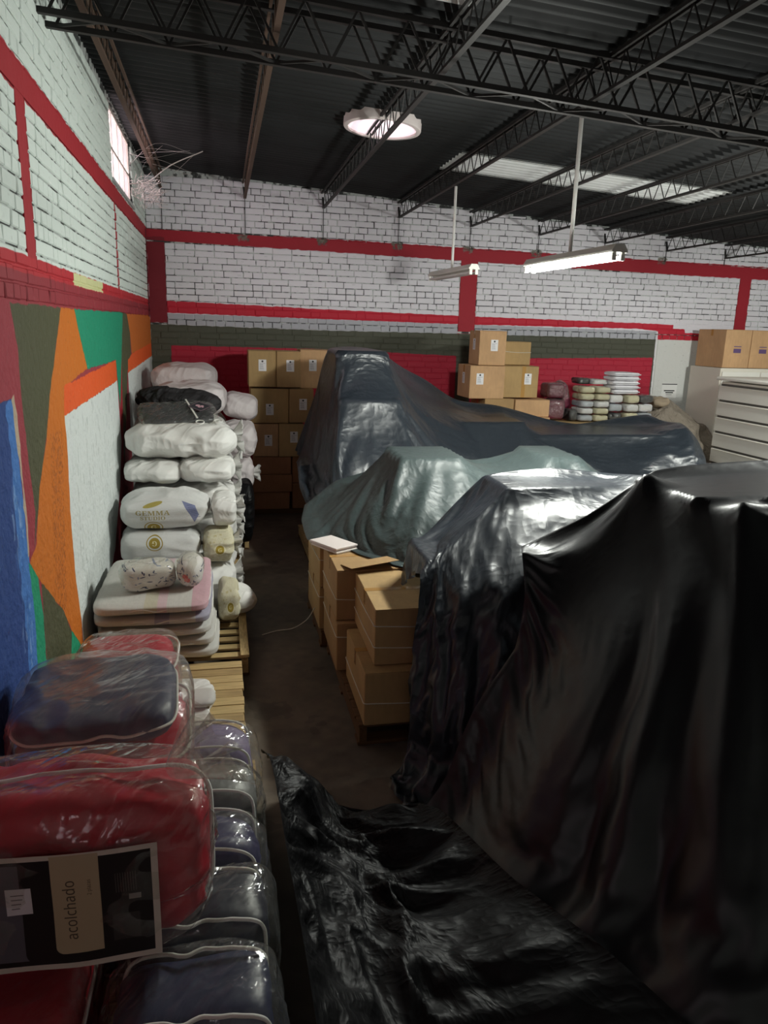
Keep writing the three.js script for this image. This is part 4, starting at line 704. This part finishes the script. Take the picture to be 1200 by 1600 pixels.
// tall blue-black tarpaulin at the back, running on to the right over a lower pile
tarp('tall blue-black tarpaulin over the far stack, sloping to a low pile at the right', M.tarp, [
  [[1.72, .95, 1.75], [1.95, 1.6, 1.75], [2.08, 2.13, 1.95], [2.64, 2.13, 1.9], [3.1, 1.85, 1.7], [3.7, 1.58, 1.6], [4.4, 1.42, 1.55], [5.4, 1.24, 1.5], [6.4, 1.36, 1.5], [6.75, 1.1, 1.5], [6.95, .7, 1.5]],
  [[1.68, .95, 2.3], [1.92, 1.6, 2.35], [2.06, 2.15, 2.5], [2.62, 2.15, 2.5], [3.05, 1.85, 2.2], [3.7, 1.6, 2.05], [4.4, 1.44, 2.0], [5.4, 1.31, 2.0], [6.5, 1.47, 2.05], [6.8, 1.1, 2.05], [7.0, .7, 2.05]],
  [[1.66, .9, 2.7], [1.9, 1.4, 2.75], [2.05, 1.95, 2.66], [2.64, 1.95, 2.66], [3.1, 1.62, 2.55], [3.75, 1.42, 2.45], [4.45, 1.34, 2.4], [5.4, 1.28, 2.4], [6.35, 1.46, 2.45], [6.7, 1.1, 2.4], [6.9, .7, 2.4]],
  [[1.66, .75, 2.95], [1.88, 1.2, 3.0], [2.04, 1.67, 2.95], [2.7, 1.67, 2.95], [3.15, 1.35, 2.9], [3.8, 1.2, 2.85], [4.45, 1.18, 2.8], [5.4, 1.18, 2.8], [6.25, 1.2, 2.8], [6.6, 1.0, 2.7], [6.8, .6, 2.6]],
  [[1.72, .58, 3.25], [1.85, .95, 3.35], [2.03, 1.3, 3.3], [2.72, 1.28, 3.3], [3.2, 1.05, 3.2], [3.85, .95, 3.1], [4.5, .93, 3.05], [5.4, .93, 3.05], [6.2, .93, 3.0], [6.5, .8, 2.9], [6.7, .5, 2.8]],
  [[1.75, .52, 3.45], [1.88, .66, 3.6], [2.1, .86, 3.62], [2.7, .9, 3.6], [3.2, .7, 3.5], [3.9, .55, 3.35], [4.5, .5, 3.3], [5.4, .5, 3.25], [6.15, .5, 3.2], [6.45, .5, 3.1], [6.6, .4, 3.0]]],
  150, 74, { boxes: [[2.07, 2.62, 0, 2.12, 1.95, 2.64], [2.05, 2.7, 0, 1.65, 2.6, 2.96], [3.2, 4.3, 0, 1.36, 1.6, 2.45], [4.3, 6.3, 0, 1.22, 1.55, 2.5], [1.8, 2.32, 0, .8, 2.93, 3.52]], pin: (u, v, c, r, tu, tv) => v < .02 || (v > .985 && (u < .06 || u > .2)) || (u > .985) || (u < .012 && v > .3), slack: 1.012, jig: .018, steps: 40, soft: .5, grav: .3,
    pleat: (u, v) => { const du = u - .28; return v * .035 * Math.sin(u * 60 + 3 * v) * (u > .3 ? .8 : .3) + .03 * Math.sin((u + v * .35) * 34) * clamp((u - .28) * 6, 0, 1) * clamp((.75 - u) * 5, 0, 1); } });
// grey-green tarpaulin in the middle
tarp('grey-green sheen tarpaulin over the string-tied cartons in the middle', M.tarpGrey, [
  [[1.6, .8, 3.9], [1.9, 1.0, 3.8], [2.4, 1.12, 3.75], [2.9, 1.1, 3.7], [3.4, 1.1, 3.7], [3.9, 1.1, 3.75], [4.4, .9, 3.8], [4.75, .55, 3.9]],
  [[1.52, .79, 4.4], [1.88, 1.08, 4.38], [2.42, 1.42, 4.4], [2.9, 1.33, 4.4], [3.4, 1.35, 4.4], [3.85, 1.43, 4.4], [4.3, 1.15, 4.4], [4.7, .6, 4.4]],
  [[1.5, .8, 5.02], [1.82, 1.1, 5.0], [2.2, 1.43, 4.98], [2.65, 1.3, 5.1], [3.2, 1.29, 5.15], [3.68, 1.44, 5.05], [4.15, 1.2, 5.1], [4.55, .6, 5.1]],
  [[1.68, .83, 5.3], [1.88, 1.0, 5.42], [2.2, 1.2, 5.5], [2.7, 1.17, 5.6], [3.2, 1.15, 5.65], [3.65, 1.15, 5.65], [4.05, 1.0, 5.6], [4.45, .55, 5.5]],
  [[1.77, .86, 5.42], [1.96, .86, 5.72], [2.2, .86, 6.02], [2.7, .88, 6.15], [3.2, .85, 6.2], [3.65, .8, 6.2], [4.0, .7, 6.1], [4.4, .45, 5.9]],
  [[1.8, .84, 5.5], [1.98, .84, 5.8], [2.22, .72, 6.14], [2.75, .6, 6.4], [3.2, .6, 6.4], [3.65, .6, 6.4], [4.0, .5, 6.3], [4.4, .35, 6.1]]],
  110, 84, { boxes: [[2.22, 2.74, 0, 1.39, 4.35, 4.98], [2.7, 3.45, 0, 1.2, 4.35, 5.0], [3.4, 3.72, 0, 1.39, 4.35, 4.98], [1.57, 2.1, 0, .82, 4.5, 5.92], [1.72, 2.3, 0, .81, 5.85, 6.53]], pin: (u, v, c, r, tu, tv) => v < .015 || u > .985 || (v > .985 && u > .25) || (u < .012 && v < .55), slack: 1.006, jig: .025, steps: 40, soft: .25, grav: .15 });
// the second near tarpaulin, peaked
tarp('peaked black tarpaulin with a pale crumpled top behind the nearest one', M.tarp, [
  [[1.98, .6, 5.95], [2.2, 1.0, 5.75], [2.6, 1.42, 5.75], [3.05, 1.48, 5.8], [3.5, 1.45, 5.9]],
  [[1.95, .95, 6.3], [2.15, 1.22, 6.15], [2.6, 1.47, 6.0], [3.05, 1.5, 6.05], [3.5, 1.5, 6.2]],
  [[1.95, 1.18, 6.58], [2.18, 1.29, 6.42], [2.58, 1.49, 6.22], [3.02, 1.46, 6.4], [3.45, 1.5, 6.6]],
  [[1.91, .92, 6.7], [2.1, 1.02, 6.78], [2.42, 1.18, 6.75], [2.85, 1.2, 6.8], [3.4, 1.2, 6.9]],
  [[1.88, .6, 6.76], [2.02, .66, 6.95], [2.32, .78, 7.05], [2.75, .8, 7.15], [3.3, .8, 7.2]],
  [[1.84, .28, 6.84], [1.95, .3, 7.1], [2.2, .36, 7.3], [2.65, .4, 7.4], [3.2, .4, 7.4]],
  [[1.72, .02, 7.0], [1.76, .02, 7.3], [2.05, .02, 7.5], [2.55, .02, 7.6], [3.1, .02, 7.6]]],
  88, 110, { boxes: [[2.02, 2.3, 0, 1.08, 6.05, 6.5], [2.6, 3.4, 0, 1.42, 5.8, 6.2]], pin: (u, v, c, r, tu, tv) => v > .985 || u > .985 || (v < .015) || (c === 2 && r === 2 && tu < .03 && tv < .03), slack: 1.01, jig: .02, steps: 40, soft: .3, bend: .1, grav: .2,
    pleat: (u, v) => clamp((v - .3) * 2, 0, 1) * (.022 * Math.sin(u * 46 + 2 * Math.sin(v * 5)) + .012 * Math.sin(u * 90 + 4 * v)) });
// the nearest tarpaulin: folds fanning down from the two corners of its flat top
tarp('nearest big black tarpaulin with long folds fanning from its flat top', M.tarpSoft, [
  [[2.45, 1.24, 6.8], [2.8, 1.42, 6.84], [3.22, 1.64, 6.76], [3.7, 1.65, 6.6], [4.4, 1.62, 6.4], [5.2, 1.2, 6.2]],
  [[2.37, 1.27, 7.0], [2.66, 1.4, 7.0], [3.0, 1.67, 7.0], [3.5, 1.66, 6.98], [4.2, 1.63, 6.9], [5.0, 1.2, 6.85]],
  [[2.36, 1.08, 7.1], [2.6, 1.2, 7.2], [2.9, 1.43, 7.25], [3.22, 1.625, 7.45], [3.9, 1.63, 7.42], [4.8, 1.2, 7.35]],
  [[2.32, .8, 7.14], [2.5, .95, 7.45], [2.72, 1.12, 7.65], [3.02, 1.22, 7.85], [3.7, 1.18, 7.88], [4.6, .9, 7.7]],
  [[2.1, .52, 7.22], [2.28, .62, 7.66], [2.46, .74, 7.95], [2.78, .8, 8.2], [3.5, .78, 8.22], [4.4, .6, 8.0]],
  [[1.93, .24, 7.32], [2.08, .3, 7.84], [2.28, .36, 8.2], [2.6, .4, 8.55], [3.3, .4, 8.6], [4.3, .3, 8.4]],
  [[1.68, .01, 7.42], [1.72, .01, 8.0], [1.9, .01, 8.55], [2.3, .01, 8.95], [3.2, .01, 9.1], [4.2, .01, 8.8]]],
  130, 120, { boxes: [[3.1, 4.5, 0, 1.6, 6.6, 7.3]], pin: (u, v, c, r, tu, tv) => v < .012 || v > .99 || u > .988 || u < .01 || (c === 2 && r === 1 && tu < .1 && tv < .12) || (c === 3 && r === 2 && tu < .1 && tv < .12), slack: 1.004, jig: .012, steps: 30, soft: .3, bend: .25, grav: .2,
    pleat: (u, v) => { const k = clamp((v - .31) * 2, 0, 1), w = u + .12 * (v - .3); return k * (1 - clamp((v - .8) * 5, 0, 1)) * (.05 * Math.sin(w * 30 + 1.5 * Math.sin(w * 13)) + .006 * Math.sin(w * 71 + 2)); } });
// crumpled sheet lying in the aisle
tarp('crumpled black plastic heaped on the aisle floor beside the bagged comforters', M.blackBag, [
  [[1.05, .26, 6.95], [1.13, .2, 6.98], [1.26, .04, 7.0], [1.4, .02, 7.12], [1.56, .03, 7.22], [1.8, .1, 7.3]],
  [[1.08, .36, 7.2], [1.16, .32, 7.2], [1.28, .16, 7.2], [1.4, .05, 7.32], [1.56, .1, 7.38], [1.86, .16, 7.45]],
  [[1.09, .42, 7.55], [1.18, .34, 7.5], [1.3, .2, 7.5], [1.42, .12, 7.55], [1.58, .1, 7.6], [1.9, .2, 7.65]],
  [[1.1, .42, 7.95], [1.2, .36, 7.9], [1.32, .2, 7.85], [1.46, .1, 7.9], [1.62, .1, 7.95], [2.0, .22, 8.0]],
  [[1.12, .4, 8.4], [1.22, .3, 8.35], [1.36, .18, 8.3], [1.54, .1, 8.35], [1.78, .1, 8.4], [2.2, .24, 8.45]],
  [[1.14, .3, 9.0], [1.26, .2, 9.0], [1.44, .1, 9.0], [1.7, .06, 9.0], [2.1, .05, 9.05], [2.6, .05, 9.1]]],
  76, 120, { pin: (u, v) => edge(u, v, .012), slack: 1.01, jig: .02, steps: 20, grav: .12, soft: .7, pleat: (u, v) => Math.min(1, 8 * Math.min(u, 1 - u, v * 1.5, 1 - v)) * (.05 * noise(u * 4.5 + v * 3, v * 9) + .035 * (1 - 2 * Math.abs(noise(u * 7 - v * 4, v * 15, 3)))) });

renderer.render(scene, camera);
